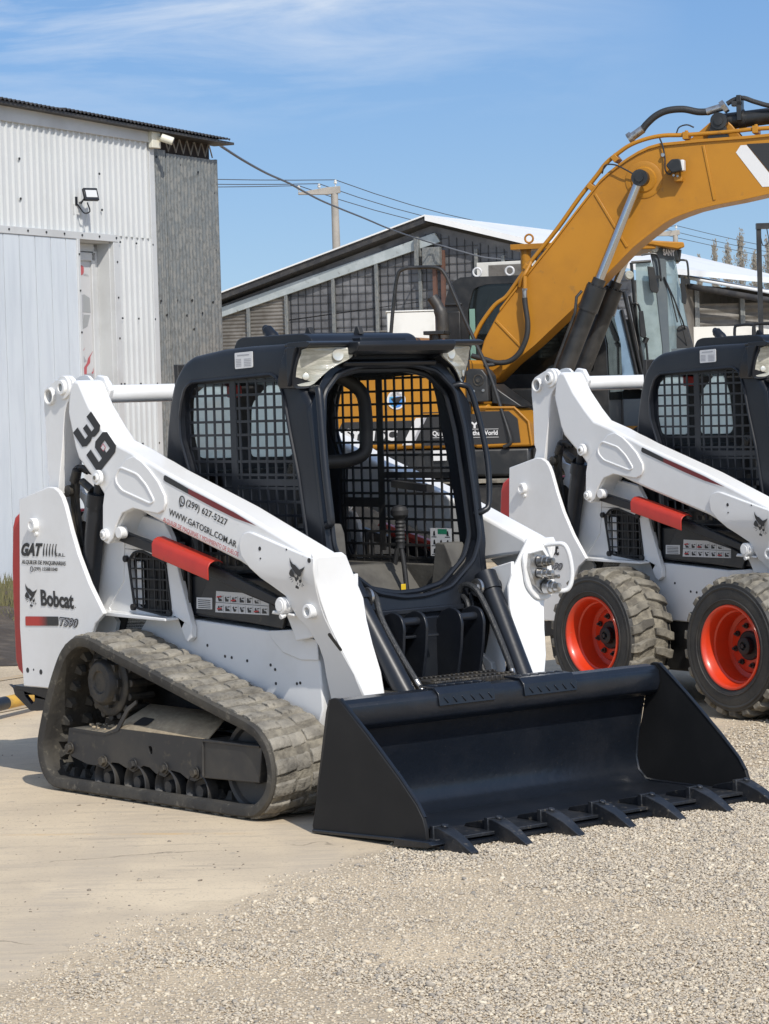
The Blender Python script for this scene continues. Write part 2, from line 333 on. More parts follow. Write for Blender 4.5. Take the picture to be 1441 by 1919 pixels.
def grid(mb, poly, px, pz, w_, y, t, x_off=0, z_off=0):
    xs = [p[0] for p in poly]; zs = [p[1] for p in poly]
    x = min(xs) + x_off
    while x < max(xs):
        for a, b in inside_intervals(poly, x, 0): mb.box((x-w_/2, y, a-.004), (x+w_/2, y+t, b+.004))
        x += px
    z = min(zs) + z_off
    while z < max(zs):
        for a, b in inside_intervals(poly, z, 1): mb.box((a-.004, y+.0006, z-w_/2), (b+.004, y+t-.0006, z+w_/2))
        z += pz
    return mb
# ------------------------------------------------------------------ compact loader (tracked or wheeled)
def legY(z): return .628 if z > 1.0 else .628 - (1.0 - z) / .52 * .166
def fx(z): return .92 + (1.72 - z) * .14
def make_loader(kind, loc, rz, label, cat, group):
    T = empty('track_loader' if kind == 'track' else 'wheel_loader', label, cat, loc, rz, group)
    trk = kind == 'track'
    # chassis
    b = MB(); zb = .28 if trk else .44
    b.prism([(-.80, zb), (-.80, .78), (-.19, .777), (.09, .755), (.156, .75), (.71, .724), (.85, .736), (1.0, .72), (1.035, .60), (1.045, .42), (.98, zb)], -.50, .50)
    body = b.build('body', WHITE, T, .006)
    for s in (-1, 1):
        b = MB()
        for x, z in ((.266,.643),(.39,.603),(.437,.60),(.545,.592),(.706,.583),(.736,.566),(.738,.508),(.88,.516),(.902,.520)):
            b.cyl((x, s*.4995, z), (x, s*.502, z), .0065, n=10)
        b.build('bolt_hole', INK, body)
        b = MB(); b.prism([(.70,.725),(.86,.735),(1.03,.70),(1.035,.62),(.92,.615),(.80,.64),(.73,.69)], s*.50, s*.508); b.build('weld_plate', WHITE, body, .003)
        b = MB(); b.prism([(.87,.812),(1.02,.805),(1.07,.72),(.94,.695),(.90,.765)], s*.515, s*.545); b.prism([(.85,.806),(1.0,.800),(1.0,.812),(.86,.822)], s*.515, s*.60); b.build('arm_stop', WHITE, T, .005)
    b = MB(); b.prism([(-.78,.16),(-.82,.30),(1.02,.30),(1.0,.14),(.8,.10),(-.6,.10)] if trk else [(-.80,.18),(-.86,.46),(1.02,.46),(1.0,.20),(.8,.17)], -.485, .485); b.build('belly', INNER, T, .01)
    # side covers (dark) and the white frame post
    for s in (-1, 1):
        b = MB(); b.prism([(.05,.77),(.04,.94),(.90,.93),(.98,.90),(.90,.745),(.5,.752),(.20,.765)], s*.495, s*.445); b.build('side_cover', BLACK, T, .006)
        b = MB(); b.prism([(.20,.78),(.335,.985),(.36,.985),(.83,.80),(.805,.738),(.7,.745)], s*.4955, s*.510)
        b.box((.10,s*.498,.80),(.125,s*.515,1.08)); b.box((.15,s*.498,.82),(.165,s*.512,1.06)); b.build('cover_panel', FRAME, T, .003)
    for s in (-1,):
        b = MB(); q = s*.5125
        b.prism([(.214,.846),(.326,.848),(.324,.799),(.212,.798)], q, s*.511); b.prism([(.357,.878),(.541,.876),(.723,.837),(.721,.79),(.346,.788)], q, s*.511)
        stk = b.build('warning_sticker', STK, T)
        b = MB(); q = s*.5140
        for k in range(5): flat(b, [[(.225,.838-.008*k),(.315,.838-.008*k),(.315,.835-.008*k),(.225,.835-.008*k)]], q)
        for row in range(2):
            for k in range(6 + row):
                x0 = .360 + k*.0515; zt = (.832 if row == 0 else .792) - 0; hgt = .030
                if row == 0 and k == 5: hgt = .02
                rr = random.Random(k*7+row)
                p = [[(x0+.006+rr.random()*.01, zt+.003), (x0+.03+rr.random()*.012, zt+.004), (x0+.034, zt+hgt*.45), (x0+.02, zt+hgt*.5), (x0+.016, zt+hgt*.85), (x0+.008, zt+hgt*.7)],
                     [(x0+.024, zt+hgt*.62), (x0+.040, zt+hgt*.70), (x0+.040, zt+hgt*.82), (x0+.026, zt+hgt*.78)],
                     [(x0+.0465, zt), (x0+.0480, zt), (x0+.0480, zt+hgt), (x0+.0465, zt+hgt)]]
                flat(b, p, q)
        flat(b, [[(.350,.8295),(.722,.8265),(.722,.8285),(.350,.8315)]], q); b.build('pictogram', INK, stk)
        b = MB()
        for x0, z0 in ((.462,.838),(.620,.798),(.362,.85),(.362,.80)):
            flat(b, [[(x0, z0), (x0+.032, z0+.003), (x0+.032, z0+.010), (x0+.018, z0+.008), (x0, z0+.006)]], s*.5145)
        b.build('pictogram', INKR, stk)
    gp = [(-.262,.99),(-.215,1.03),(-.15,1.035),(.02,.99),(.050,.80),(.045,.765),(-.01,.765),(-.20,.785),(-.225,.80)]
    for s in (-1, 1):
        b = MB(); pl = [(-.46,.755),(-.50,1.05),(-.42,1.24),(.02,1.16),(.065,1.10),(.115,.94),(.196,.72),(.195,.675),(.165,.655),(.145,.665),(.095,.752)]
        b.prism(pl, s*.530, s*.502, holes=[r2(gp, .012)]); b.build('side_frame', WHITE, T, .004)
        b = MB(); b.prism([(-.50,.752),(.10,.745),(.10,.757),(-.48,.772)], s*.60, s*.53); b.build('fender_lip', WHITE, T, .003)
        b = MB(); b.prism([(-.26,1.035),(.05,1.035),(.05,.76),(-.26,.77)], s*.499, s*.43)
        rr = random.Random(3)
        b.box((-.14,s*.50,.77),(-.02,s*.515,1.0)); b.box((-.10,s*.51,.80),(-.07,s*.52,.95)); b.build('engine_bay', INNER, T)
        b = MB(); b.box((-.235,s*.505,.80),(-.175,s*.517,.99)); b.build('air_duct', WHITE, T, .006)
        b = MB(); grid(b, gp, .046, .044, .0065, s*.534, -.006 if s > 0 else .006, .012, .018)
        b.tube([(x, s*.531, z) for x, z in r2(gp, .015)], .006, 6, True)
        for x, z in ((-.272,1.0),(-.225,.79),(.045,.775),(.02,1.0)): b.cyl((x, s*.525, z), (x, s*.545, z), .015, n=10)
        b.build('grille', INNER, T)
    # rear uprights
    upo = [(-.930,1.262),(-.686,1.318),(-.642,1.316),(-.60,1.298),(-.575,1.272),(-.554,1.235),(-.512,1.129),(-.46,1.019),(-.383,.897),(-.276,.768),(-.345,.722),(-.40,.640),(-.47,.53),(-.53,.412),(-.764,.414),(-.946,.412),(-.962,.68)]
    for s in (-1, 1):
        b = MB(); b.prism(upo, s*.660, s*.638)
        if s < 0:
            pass
        up_ = b.build('upright', WHITE, T, .005)
        b = MB(); b.lathe([(.0,.031),(.022,.031),(.026,.029),(.026,.018),(.023,.016),(.023,0)], (-.802, s*.660, 1.146), (0, s, 0)); b.cyl((-.79,s*.66,1.107),(-.79,s*.672,1.107),.010,n=8); b.build('pivot_boss', WHITE, up_)
        b = MB()
        for x, z, r_ in ((-.905,.487,.012),(-.855,.492,.005),(-.795,.485,.012)): b.cyl((x, s*.6592, z), (x, s*.6610, z), r_, n=14)
        b.build('bolt_hole', INK, up_)
        b = MB()
        b.prism([(-.93,.42),(-.93,1.15),(-.74,1.32),(-.69,1.385),(-.66,1.36),(-.60,1.285),(-.49,1.26),(-.43,1.265),(-.27,1.22),(-.285,1.05),(-.30,.90),(-.42,.78),(-.36,.72),(-.47,.42)], s*.535, s*.515, holes=[r2([(-.70,1.13),(-.60,1.17),(-.54,1.13),(-.53,.99),(-.60,.93),(-.70,.96)], .05), r2([(-.71,1.26),(-.62,1.27),(-.58,1.22),(-.62,1.17),(-.70,1.19)], .03)])
        b.build('inner_upright', WHITE, T, .003)
        b = MB(); b.prism([(-.92,.45),(-.92,1.2),(-.55,1.2),(-.30,.78),(-.45,.45)], s*.50, s*.512); b.build('inner_liner', INNER, T)
        b = MB(); b.box((-.955, s*.515, .42), (-.935, s*.640, 1.24)); b.prism([(-.95,.415),(-.53,.415),(-.53,.43),(-.95,.43)], s*.52, s*.64); b.build('upright_web', WHITE, T, .003)
        # link behind the arm
        lo = [(-.763,1.664),(-.761,1.712),(-.751,1.744),(-.732,1.763),(-.660,1.790),(-.61,1.806),(-.58,1.810),(-.552,1.806),(-.528,1.79),(-.518,1.765),(-.520,1.74),(-.545,1.71),(-.574,1.685),(-.592,1.655),(-.605,1.60),(-.621,1.504),(-.65,1.378),(-.668,1.30),(-.69,1.10),(-.80,1.05),(-.80,1.20),(-.735,1.36),(-.751,1.39),(-.754,1.585)]
        ring = [(-.703+.026*cos(2*pi*i/20), 1.72+.030*sin(2*pi*i/20)) for i in range(20)]
        b = MB(); b.prism(lo, s*.618, s*.596, holes=[ring]); lk = b.build('rear_link', WHITE, T, .004)
        b = MB(); b.prism(lo, s*.520, s*.505)
        b.add([(x, s*.60, z) for x, z in [(-.592,1.655),(-.605,1.60),(-.621,1.504),(-.65,1.378),(-.668,1.30),(-.69,1.10)]] + [(x, s*.51, z) for x, z in [(-.592,1.655),(-.605,1.60),(-.621,1.504),(-.65,1.378),(-.668,1.30),(-.69,1.10)]], [(i, i+1, i+7, i+6) for i in range(5)])
        b.build('link_web', WHITE, lk)
        b = MB(); b.lathe([(-.10,.026),(.012,.028),(.016,.031),(.016,.036),(.004,.040),(-.01,.040)], (-.703, s*.618, 1.72), (0, s, 0)); b.lathe([(-.10,.0),(-.10,.028)], (-.703, s*.618, 1.72), (0, s, 0)); b.build('ring_boss', WHITE, lk)
        b = MB(); b.lathe([(0,.052),(.010,.052),(.012,.050),(.012,.034),(.022,.034),(.026,.031),(.026,.018),(.020,.016)], (-.588, s*.618, 1.757), (0, s, 0)); b.build('pin_boss', WHITE, lk)
        b = MB(); b.cyl((-.588, s*.630, 1.757), (-.588, s*.641, 1.757), .014, n=14); b.build('pin', STEEL, lk)
        # lift cylinder
        b = MB(); b.cyl((-.40,s*.585,1.27),(-.505,s*.585,.83),.043,n=24); b.cyl((-.375,s*.585,1.36),(-.40,s*.585,1.27),.025); b.cyl((-.395,s*.585,1.285),(-.41,s*.585,1.225),.050,n=24); b.build('lift_cylinder', BLACK, T, 0)
        b = MB()
        for dx in (0, .03):
            b.tube(crv([(-.60+dx,s*.56,1.05),(-.62+dx,s*.57,1.22),(-.60+dx,s*.58,1.33),(-.56+dx,s*.585,1.40),(-.50+dx,s*.57,1.38)], 5), .013, 8)
        b.cyl((-.60,s*.57,1.30),(-.60,s*.615,1.30),.024); b.cyl((-.57,s*.60,1.34),(-.54,s*.60,1.39),.02); b.cyl((-.50,s*.60,1.34),(-.42,s*.60,1.30),.017); b.cyl((-.68,s*.59,1.275),(-.60,s*.59,1.285),.010)
        b.build('hydraulic_fitting', GEAR, T)
        # arm: boxed beam
        ao = [(-.539,1.645),(-.532,1.70),(-.515,1.755),(-.487,1.788),(-.445,1.783),(-.368,1.674),(-.276,1.580),(-.204,1.517),(-.051,1.471),(.027,1.442),(.081,1.425),(.182,1.389),(.674,1.237),(1.161,1.063),(1.190,1.045),(1.175,1.00),(1.05,.985),(.90,.965),(.832,.966),(.701,1.018),(.50,1.074),(.241,1.145),(.067,1.196),(-.038,1.229),(-.12,1.207),(-.17,1.156),(-.201,1.098),(-.235,1.072),(-.262,1.078),(-.286,1.10),(-.275,1.17),(-.265,1.24),(-.279,1.286),(-.318,1.325),(-.398,1.387),(-.466,1.441),(-.491,1.488),(-.515,1.567)]
        b = MB(); b.prism(ao, s*.640, s*.505); arm = b.build('lift_arm', WHITE, T, .014, 3)
        b = MB(); b.prism([(-.560,1.70),(-.545,1.77),(-.50,1.808),(-.445,1.80),(-.40,1.74),(-.44,1.66),(-.51,1.63)], s*.505, s*.480); b.cyl((-.49,s*.48,1.745),(-.49,s*.455,1.745),.045); b.build('arm_ear', WHITE, arm, .006)
        gu = [(-.275,1.13),(-.286,1.10),(-.262,1.078),(-.235,1.070),(-.201,1.096),(-.17,1.156),(-.12,1.207),(-.038,1.229),(.06,1.216),(.147,1.208),(.185,1.222),(.203,1.25),(.200,1.285),(.154,1.344),(.09,1.395),(.040,1.428),(-.02,1.452),(-.08,1.44),(-.25,1.30),(-.268,1.24)]
        sl = r2([(-.160,1.365),(-.125,1.405),(.005,1.374),(.070,1.328),(.126,1.262),(.097,1.250),(-.114,1.304),(-.156,1.338)], .02)
        b = MB(); b.prism(gu, s*.652, s*.640); gs = b.build('gusset_plate', WHITE, arm, .004)
        b = MB(); b.tube([(x, s*.6515, z) for x, z in sl], .0055, 8, True); b.build('slot_weld', WHITE, gs)
        b = MB()
        for x, z, r_ in ((-.288,1.360,.033),(-.248,1.112,.026)): b.lathe([(0,r_),(.012,r_),(.016,r_*.92),(.016,r_*.55),(.022,r_*.55),(.024,r_*.45),(.024,0)], (x, s*.652, z), (0, s, 0))
        b.lathe([(-.03,.026),(.0,.026),(.004,.022),(.004,0)], (-.160, s*.645, 1.122), (0, s, 0)); b.build('pin_boss', WHITE, arm)
        b = MB()
        for x, z in ((-.288,1.360),(-.248,1.112)): b.cyl((x, s*.675, z), (x, s*.679, z), .009, n=12)
        b.build('pin', STEEL, arm)
        # front plate and lower leg
        fo = [(.716,1.085),(.722,1.112),(.742,1.132),(.775,1.141),(.81,1.138),(.958,1.101),(1.167,1.050),(1.21,1.045),(1.204,1.0),(1.188,.926),(1.184,.86),(1.188,.808),(1.228,.683),(1.277,.576),(1.291,.486),(1.075,.464),(1.085,.552),(1.10,.63),(1.095,.682),(1.053,.760),(1.004,.80),(.985,.84),(.97,.885),(.907,.919),(.832,.956),(.779,.995),(.726,1.045)]
        b = MB(); b.prism(fo, lambda z: s*(legY(z)+.024), lambda z: s*legY(z)); fp = b.build('arm_plate', WHITE, arm, .004)
        fr = [(1.196,1.060,.50),(1.204,1.045,.485),(1.190,.95,.43),(1.190,.87,.392),(1.200,.78,.386),(1.232,.683,.384),(1.275,.576,.381),(1.293,.484,.379)]
        outp = [(x, z, legY(z)+.022) for x, z, _ in fr]
        vs = []
        for k, (x, z, yi) in enumerate(fr):
            yo = legY(z)+.022; vs += [(x+.004, s*yo, z), (x+.004, s*yi, z), (x-.012, s*yi, z), (x-.012, s*yo, z)]
        fs = [(0,1,2,3), tuple(range(len(vs)-4, len(vs)))]
        for k in range(len(fr)-1):
            a = 4*k; c = a+4
            for i in range(4): fs.append((a+i, a+(i+1) % 4, c+(i+1) % 4, c+i))
        b = MB(); b.add(vs, fs); fc = b.build('arm_face', WHITE, arm, .004)
        b = MB(); b.prism([(1.19,.97),(1.188,.90),(1.192,.80),(1.23,.683),(1.28,.576),(1.28,.49),(1.20,.48),(1.14,.62),(1.06,.70),(1.0,.80),(.98,.88),(1.06,.94)], s*.430, s*.412); b.build('inner_leg_plate', WHITE, arm, .004)
        b = MB(); b.lathe([(-.05,.030),(.016,.030),(.020,.027),(.020,.018),(-.01,.017)], (1.118, s*.605, .828), (0, s, 0)); b.lathe([(-.12,.034),(.010,.034),(.014,.030),(.014,.022),(.018,.022),(.018,0)], (.952, s*.618, .846), (0, s, 0)); b.cyl((.955,s*.61,.806),(.955,s*.632,.80),.010,n=8); b.build('pin_boss', WHITE, arm)
        b = MB()
        for x, z, r_ in ((.858,1.075,.0085),(1.035,1.075,.004),(.86,1.035,.004),(1.18,1.035,.010)): b.cyl((x, s*(legY(z)+.0235), z), (x, s*(legY(z)+.0255), z), r_, n=14)
        b.prism(r2([(1.175,.735),(1.195,.745),(1.245,.675),(1.228,.668)], .012), lambda z: s*(legY(z)+.0255), lambda z: s*(legY(z)+.0235)); b.build('bolt_hole', INK, arm)
        # stripe and emblem on the arm
        if s < 0:
            b = MB(); flat(b, [[(.196,1.371),(.186,1.366),(.184,1.352),(.192,1.345),(.36,1.292),(.36,1.315)]], -.6425); b.build('stripe', INK, arm)
            b = MB(); flat(b, [[(.36,1.315),(.36,1.292),(.532,1.238),(.68,1.196),(.825,1.166),(.68,1.218),(.532,1.264)]], -.6425); b.build('stripe', DSTRIPE, arm)
            b = MB()
            yb = -(legY(1.0)+.0265); cathead(b, 1.046, 1.152, .926, 1.046, yb, -.012); b.build('head_emblem', INK, arm)
        # tube rod and red guard
        b = MB(); b.prism([(-.236,1.130),(-.238,1.085),(.05,1.030),(.50,.930),(.915,.835),(.93,.865),(.50,.985),(.05,1.075)], s*.605, s*.57); b.build('arm_lock_bar', BLACK, T, .004)
        b = MB(); A0 = Vector((.105,1.070)); A1 = Vector((.505,.978)); nn = Vector((.2,1)).normalized(); sec = [(-.050,-.040),(-.050,.012),(-.040,.030),(-.020,.040),(.012,.042),(.03,.03),(.03,.026),(.010,.037),(-.018,.035),(-.036,.026),(-.045,.010),(-.045,-.040)]
        vs = []
        for c in (A0, A1):
            for yy, zz in sec: vs.append((c.x + .0*zz, s*(.61 - yy), c.y + zz - .002))
        m_ = len(sec); b.add(vs, [tuple(range(m_)), tuple(range(2*m_-1, m_-1, -1))] + [(i, (i+1) % m_, m_+(i+1) % m_, m_+i) for i in range(m_)]); b.build('cylinder_guard', RED, T, .002)
        # tilt cylinder
        b = MB(); b.cyl((1.09,s*.365,.885),(1.385,s*.315,.44),.044,n=28); b.cyl((1.075,s*.365,.915),(1.12,s*.357,.845),.048,n=28); b.cyl((1.0975,s*.300,.865),(1.0975,s*.42,.865),.030,n=20); b.build('tilt_cylinder', BLACK, T)
        b = MB(); b.cyl((1.10,s*.290,.865),(1.10,s*.302,.865),.038,n=20); b.cyl((1.10,s*.284,.865),(1.10,s*.292,.865),.018,n=6); b.build('cylinder_pin', STEEL, T)
        b = MB(); b.tube(crv([(1.02,s*.25,.83),(1.06,s*.26,.875),(1.12,s*.27,.86),(1.17,s*.285,.78),(1.24,s*.28,.68),(1.32,s*.265,.57),(1.37,s*.25,.50)], 6), .0135, 10); b.build('hydraulic_hose', HOSE, T)
        b = MB(); b.cyl((1.345,s*.258,.535),(1.385,s*.245,.475),.014,n=12); b.cyl((1.375,s*.248,.49),(1.38,s*.246,.482),.018,n=6); b.build('hose_fitting', STEEL, T)
    # cross tube, tail, tow bracket
    b = MB(); b.cyl((-.455,-.50,1.722),(-.455,.50,1.722),.040,n=28); b.build('cross_tube', WHITE, T)
    b = MB(); b.prism([(-1.025,1.20),(-1.07,1.175),(-1.092,1.13),(-1.108,.95),(-1.110,.80),(-1.105,.52),(-1.085,.475),(-1.045,.450),(-.965,.45),(-.958,.70),(-.935,1.20)], -.60, .60); tl_ = b.build('tailgate', DKRED, T, .012, 3)
    b = MB(); b.box((-.985,-.604,.93),(-.94,-.598,1.02)); b.box((-1.114,-.50,.60),(-1.106,.50,1.10)); b.build('tail_recess', INNER, tl_, .004)
    for s in (-1, 1):
        b = MB(); b.prism([(-1.122,.408),(-1.076,.396),(-1.06,.406),(-.55,.406),(-.60,.33),(-.89,.30),(-.945,.298),(-1.071,.362),(-1.085,.392)], s*.63, s*.61, holes=[[(-.985,.366),(-.905,.372),(-.905,.345),(-.93,.328)]]); b.build('tow_bracket', BLACK, T, .004)
    b = MB(); b.box((-1.12,-.61,.39),(-1.05,.61,.404)); b.build('rear_bumper', BLACK, T, .004)
    b = MB(); b.prism([(-.93,.45),(-.93,1.16),(-.45,1.24),(-.12,1.22),(-.10,.78),(-.45,.45)], -.50, .50); b.build('engine_hood', INNER, T, .02)
    # ---------------- cab
    co_ = [(-.11,1.12),(-.110,1.43),(-.093,1.546),(-.075,1.63),(-.058,1.692),(-.035,1.75),(-.008,1.79),(.040,1.838),(.08,1.858),(.119,1.871),(.324,1.893),(.523,1.900),(.835,1.902),(.845,1.78),(.890,1.705),(.926,1.670),(.97,1.393),(1.013,1.068),(1.05,.80),(.0,.80),(-.03,1.10)]
    win = [(.075,1.31),(.082,1.375),(.062,1.424),(.022,1.515),(.016,1.606),(.035,1.68),(.065,1.738),(.103,1.761),(.681,1.782),(.728,1.758),(.762,1.676),(.793,1.537),(.841,1.364),(.878,1.163),(.895,1.05),(.895,.957),(.13,.945),(.085,1.02),(.075,1.20)]
    cab = MB()
    co_s = r2(co_, .015, 2)
    for s in (-1, 1): cab.plate(co_s, r2(win, .02), s*.385, s*.430, .030)
    cab.prism([(-.046,1.740),(-.025,1.765),(.0,1.785),(.045,1.832),(.119,1.864),(.324,1.887),(.523,1.895),(.90,1.897),(.90,1.855),(.3,1.845),(.1,1.81),(.03,1.775),(-.02,1.745)], -.405, .405); cabo = cab.build('cab', BLACK, T)
    b = MB(); b.prism(r2([(.20,1.89),(.23,1.935),(.27,1.945),(.70,1.945),(.74,1.93),(.76,1.90),(.76,1.89)], .02), -.27, .30); b.prism([(.36,1.94),(.36,1.950),(.66,1.950),(.66,1.94)], -.20, .23); b.box((.72,-.05,1.90),(.80,.20,1.925)); b.build('roof_box', BLACK, cabo, .012)
    b = MB()
    for x, y in ((.62,-.18),(.70,.02)):
        b.prism([(x-.02,1.94),(x-.008,1.972),(x+.010,1.975),(x+.026,1.94)], y-.012, y+.012)
    b.build('roof_clip', INNER, cabo, .003)
    b = MB(); b.tube(crv([(.155,0,1.87),(.150,0,1.905),(.138,0,1.935),(.112,0,1.965),(.085,0,1.985),(.075,0,1.988)], 3), [.030]*3+[.031]*3+[.030]*3+[.026]*3+[.018]*3+[.008], 12); b.build('exhaust_flap', BLACK, cabo)
    for s in (-1, 1):
        b = MB(); k = .006 if s < 0 else -.006
        wl = r2(win, .02); b.tube([(x, s*.431, z) for x, z in wl], .008, 6, True); b.build('window_bead', BLACK, cabo)
        b = MB(); yy = s*.402
        grid(b, win, .0605, .0560, .0105, yy, k, .030, .026)
        b.box((.355, yy-.001, 1.0), (.385, yy+k, 1.78)); b.box((.385, yy-.001, 1.318), (.86, yy+k, 1.345)); b.box((.10, yy-.0015, 1.20), (.375, yy+k, 1.232))
        inn = [(x*.965+.018, (z-1.4)*.965+1.4) for x, z in win]
        b.prism(win, yy, yy+k*.7, holes=[inn]); b.build('window_mesh', BLACK if s < 0 else INNER, cabo)
    # front frame with door opening
    hr = [(.06,.845),(.20,.872),(.345,.978),(.392,1.067),(.390,1.265),(.380,1.53),(.352,1.695),(.262,1.778),(.139,1.804)]
    hole = hr + [(-a, c) for a, c in reversed(hr)]
    fo = [(-.24,.78),(.24,.78),(.40,.93),(.4285,1.05),(.4285,1.64),(.375,1.72),(.265,1.86),(-.265,1.86),(-.375,1.72),(-.4285,1.64),(-.4285,1.05),(-.40,.93)]
    b = MB(); b.prism(r2(fo, .02), fx, lambda z: fx(z)-.05, holes=[r2(hole, .03)], ax='x'); b.build('front_frame', BLACK, cabo, .006)
    b = MB(); hh = r2(hole, .03); b.tube([(fx(z)+.004, y, z) for y, z in hh], .011, 8, True)
    hh2 = [(y*.965, (z-1.3)*.965+1.3) for y, z in hh]; b.tube([(fx(z)-.045, y, z) for y, z in hh2], .012, 8, True); b.build('door_seal', BLACK, cabo)
    # visor and lamps
    b = MB(); vz = [(1.045,1.903),(1.050,1.885),(1.035,1.862),(1.00,1.850),(.90,1.845),(.86,1.905)]
    b.prism(vz, -.262, .262); b.prism([(.78,1.902),(.87,1.902),(.87,1.888),(.78,1.888)], -.44, .44)
    b.prism([(.88,1.84),(.94,1.82),(.93,1.80),(.88,1.80)], -.25, .25); b.build('visor', BLACK, cabo, .006)
    for s in (-1, 1):
        P3 = [(.975,.262,1.880),(.984,.247,1.868),(.985,.243,1.845),(.975,.262,1.828),(.950,.335,1.792),(.925,.385,1.745),(.912,.405,1.728),(.885,.437,1.726),(.865,.452,1.738),(.890,.460,1.80),(.915,.452,1.86),(.930,.436,1.880)]
        P3 = [tuple(p) for p in crv(P3, 2, True)]
        n_ = len(P3); b = MB(); vs = [(x, s*y, z) for x, y, z in P3] + [(x-.045, s*(y*.98), z) for x, y, z in P3]
        b.add(vs, [tuple(t) for t in tessellate_polygon([[Vector((y, z, 0)) for x, y, z in P3]])] + [tuple(range(n_, 2*n_))] + [(i, (i+1) % n_, n_+(i+1) % n_, n_+i) for i in range(n_)])
        lm = b.build('headlight', LENS, cabo, .004)
        b = MB()
        b.lathe([(0,.026),(.002,.024),(-.001,.012),(.0,.0)], (.967, s*.305, 1.85), (1, s*.2, 0), 20); b.lathe([(0,.014),(.001,.012),(.0,.0)], (.903, s*.425, 1.765), (1, s*.6, 0), 16); b.build('bulb_reflector', REFL, lm)
        cy = sum(p[1] for p in P3)/n_; cz = sum(p[2] for p in P3)/n_
        ho = [(x-.006, cy+(y-cy)*1.10, cz+(z-cz)*1.11) for x, y, z in P3]
        b = MB(); vs = [(x, s*y, z) for x, y, z in ho] + [(x-.10, s*y, z) for x, y, z in ho]
        b.add(vs, [tuple(t) for t in tessellate_polygon([[Vector((y, z, 0)) for x, y, z in ho]])] + [tuple(range(n_, 2*n_))] + [(i, (i+1) % n_, n_+(i+1) % n_, n_+i) for i in range(n_)])
        b.prism([(.84,1.882),(.970,1.882),(.988,1.890),(.990,1.900),(.965,1.907),(.84,1.904)], s*.225, s*.470); b.prism([(.845,1.885),(.905,1.885),(.893,1.86),(.875,1.80),(.850,1.735),(.845,1.725)], s*.440, s*.478)
        b.prism([(.85,1.888),(1.0,1.888),(.995,1.86),(.985,1.84),(.90,1.82)], s*.225, s*.234)
        b.build('lamp_hood', BLACK, cabo, .004)
        b = MB()
        if s < 0: hp = [(fx(1.71)-.01,s*.400,1.71),(fx(1.71)+.03,s*.410,1.712),(fx(1.68)+.05,s*.415,1.68),(fx(1.4)+.05,s*.428,1.40),(fx(1.2)+.045,s*.425,1.20),(fx(1.16)+.03,s*.42,1.165),(fx(1.16)-.01,s*.41,1.16)]; rr_ = .016
        else: hp = [(fx(1.71)-.01,s*.345,1.71),(fx(1.71)+.02,s*.385,1.715),(fx(1.68)+.03,s*.425,1.67),(fx(1.4)+.03,s*.462,1.42),(fx(1.2)+.03,s*.445,1.22),(fx(1.16)+.02,s*.415,1.18),(fx(1.16)-.01,s*.39,1.17)]; rr_ = .013
        b.tube(crv(hp, 5), rr_, 12); b.build('grab_handle', BLACK, cabo)
    # interior
    b = MB(); b.prism([(-.36,1.10),(.36,1.10),(.38,1.84),(-.38,1.84)], -.06, -.09, holes=[r2([(-.275,1.43),(-.302,1.55),(-.294,1.70),(-.255,1.73),(-.21,1.755),(-.07,1.735),(-.07,1.425)], .03), r2([(.006,1.425),(.019,1.66),(.12,1.75),(.20,1.752),(.245,1.65),(.265,1.45),(.24,1.42)], .03)], ax='x'); b.build('rear_wall', INNER, cabo, .004)
    b = MB(); b.box((-.082,-.33,1.39),(-.078,.34,1.79)); b.build('rear_window', GLS2, cabo)
    b = MB()
    b.box((.0,-.384,.80),(.98,-.362,1.02)); b.box((.0,.362,.80),(.98,.384,.95)); b.box((.0,.30,.80),(.5,.362,.93)); b.box((.05,-.37,.80),(.98,.37,.815)); b.prism([(.70,.80),(.78,.80),(.62,.96),(.56,.96)], -.30, .30); b.prism([(.84,.84),(1.00,.84),(.985,.97),(.94,1.05),(.88,1.05)], .26, .365); b.prism([(.84,.84),(1.00,.84),(.97,1.12),(.95,1.16),(.89,1.16)], -.385, -.30)
    b.build('cab_floor', BEIGE, cabo, .006)
    b = MB(); b.box((.30,.352,.83),(.50,.361,.94)); b.box((.2,.285,.82),(.42,.299,.90)); b.build('speaker_panel', INNER, cabo, .004)
    b = MB(); b.box((.62,-.10,.815),(.70,.02,.86)); b.build('foot_pedal', INNER, cabo, .01)
    b = MB(); b.box((.80,.13,.817),(.805,.155,.88)); b.build('warning_tag', mat('tag_yellow', (.62,.42,.02), .5), cabo, .002)
    b = MB(); b.prism(r2([(.05,.84),(.50,.84),(.52,.92),(.48,.96),(.10,.96)], .03), -.24, .20); b.prism(r2([(.0,.92),(.10,.92),(.05,1.33),(.02,1.38),(-.04,1.37)], .03), -.23, .20)
    b.build('seat', INNER, cabo, .03, 3)
    for s in (-1, 1):
        b = MB(); b.tube(crv([(.62,s*.25,.82),(.62,s*.25,.95),(.65,s*.26,1.08)], 4), .011, 10); b.build('control_lever', INNER, cabo)
    b = MB(); b.tube([(.78,.185,.80),(.765,.182,.95),(.745,.180,1.06)], .011, 12); b.tube([(.745,.180,1.03)] + [(.745,.180,1.05+.008*k) for k in range(14)], [.02] + [.022 if k % 2 else .018 for k in range(14)], 14); b.tube([(.745,.18,1.155),(.745,.18,1.17),(.745,.18,1.19),(.745,.18,1.205),(.745,.18,1.212)], [.022,.036,.038,.028,.008], 16); b.build('joystick', INNER, cabo)
    b = MB(); b.tube(crv([(.30,-.10,1.77),(.34,.06,1.77),(.40,.15,1.765),(.44,.235,1.70),(.45,.25,1.60),(.45,.25,1.50),(.45,.235,1.435),(.42,.17,1.405),(.38,.05,1.40),(.35,-.05,1.40)], 5), .030, 14); b.build('seat_bar', INNER, cabo)
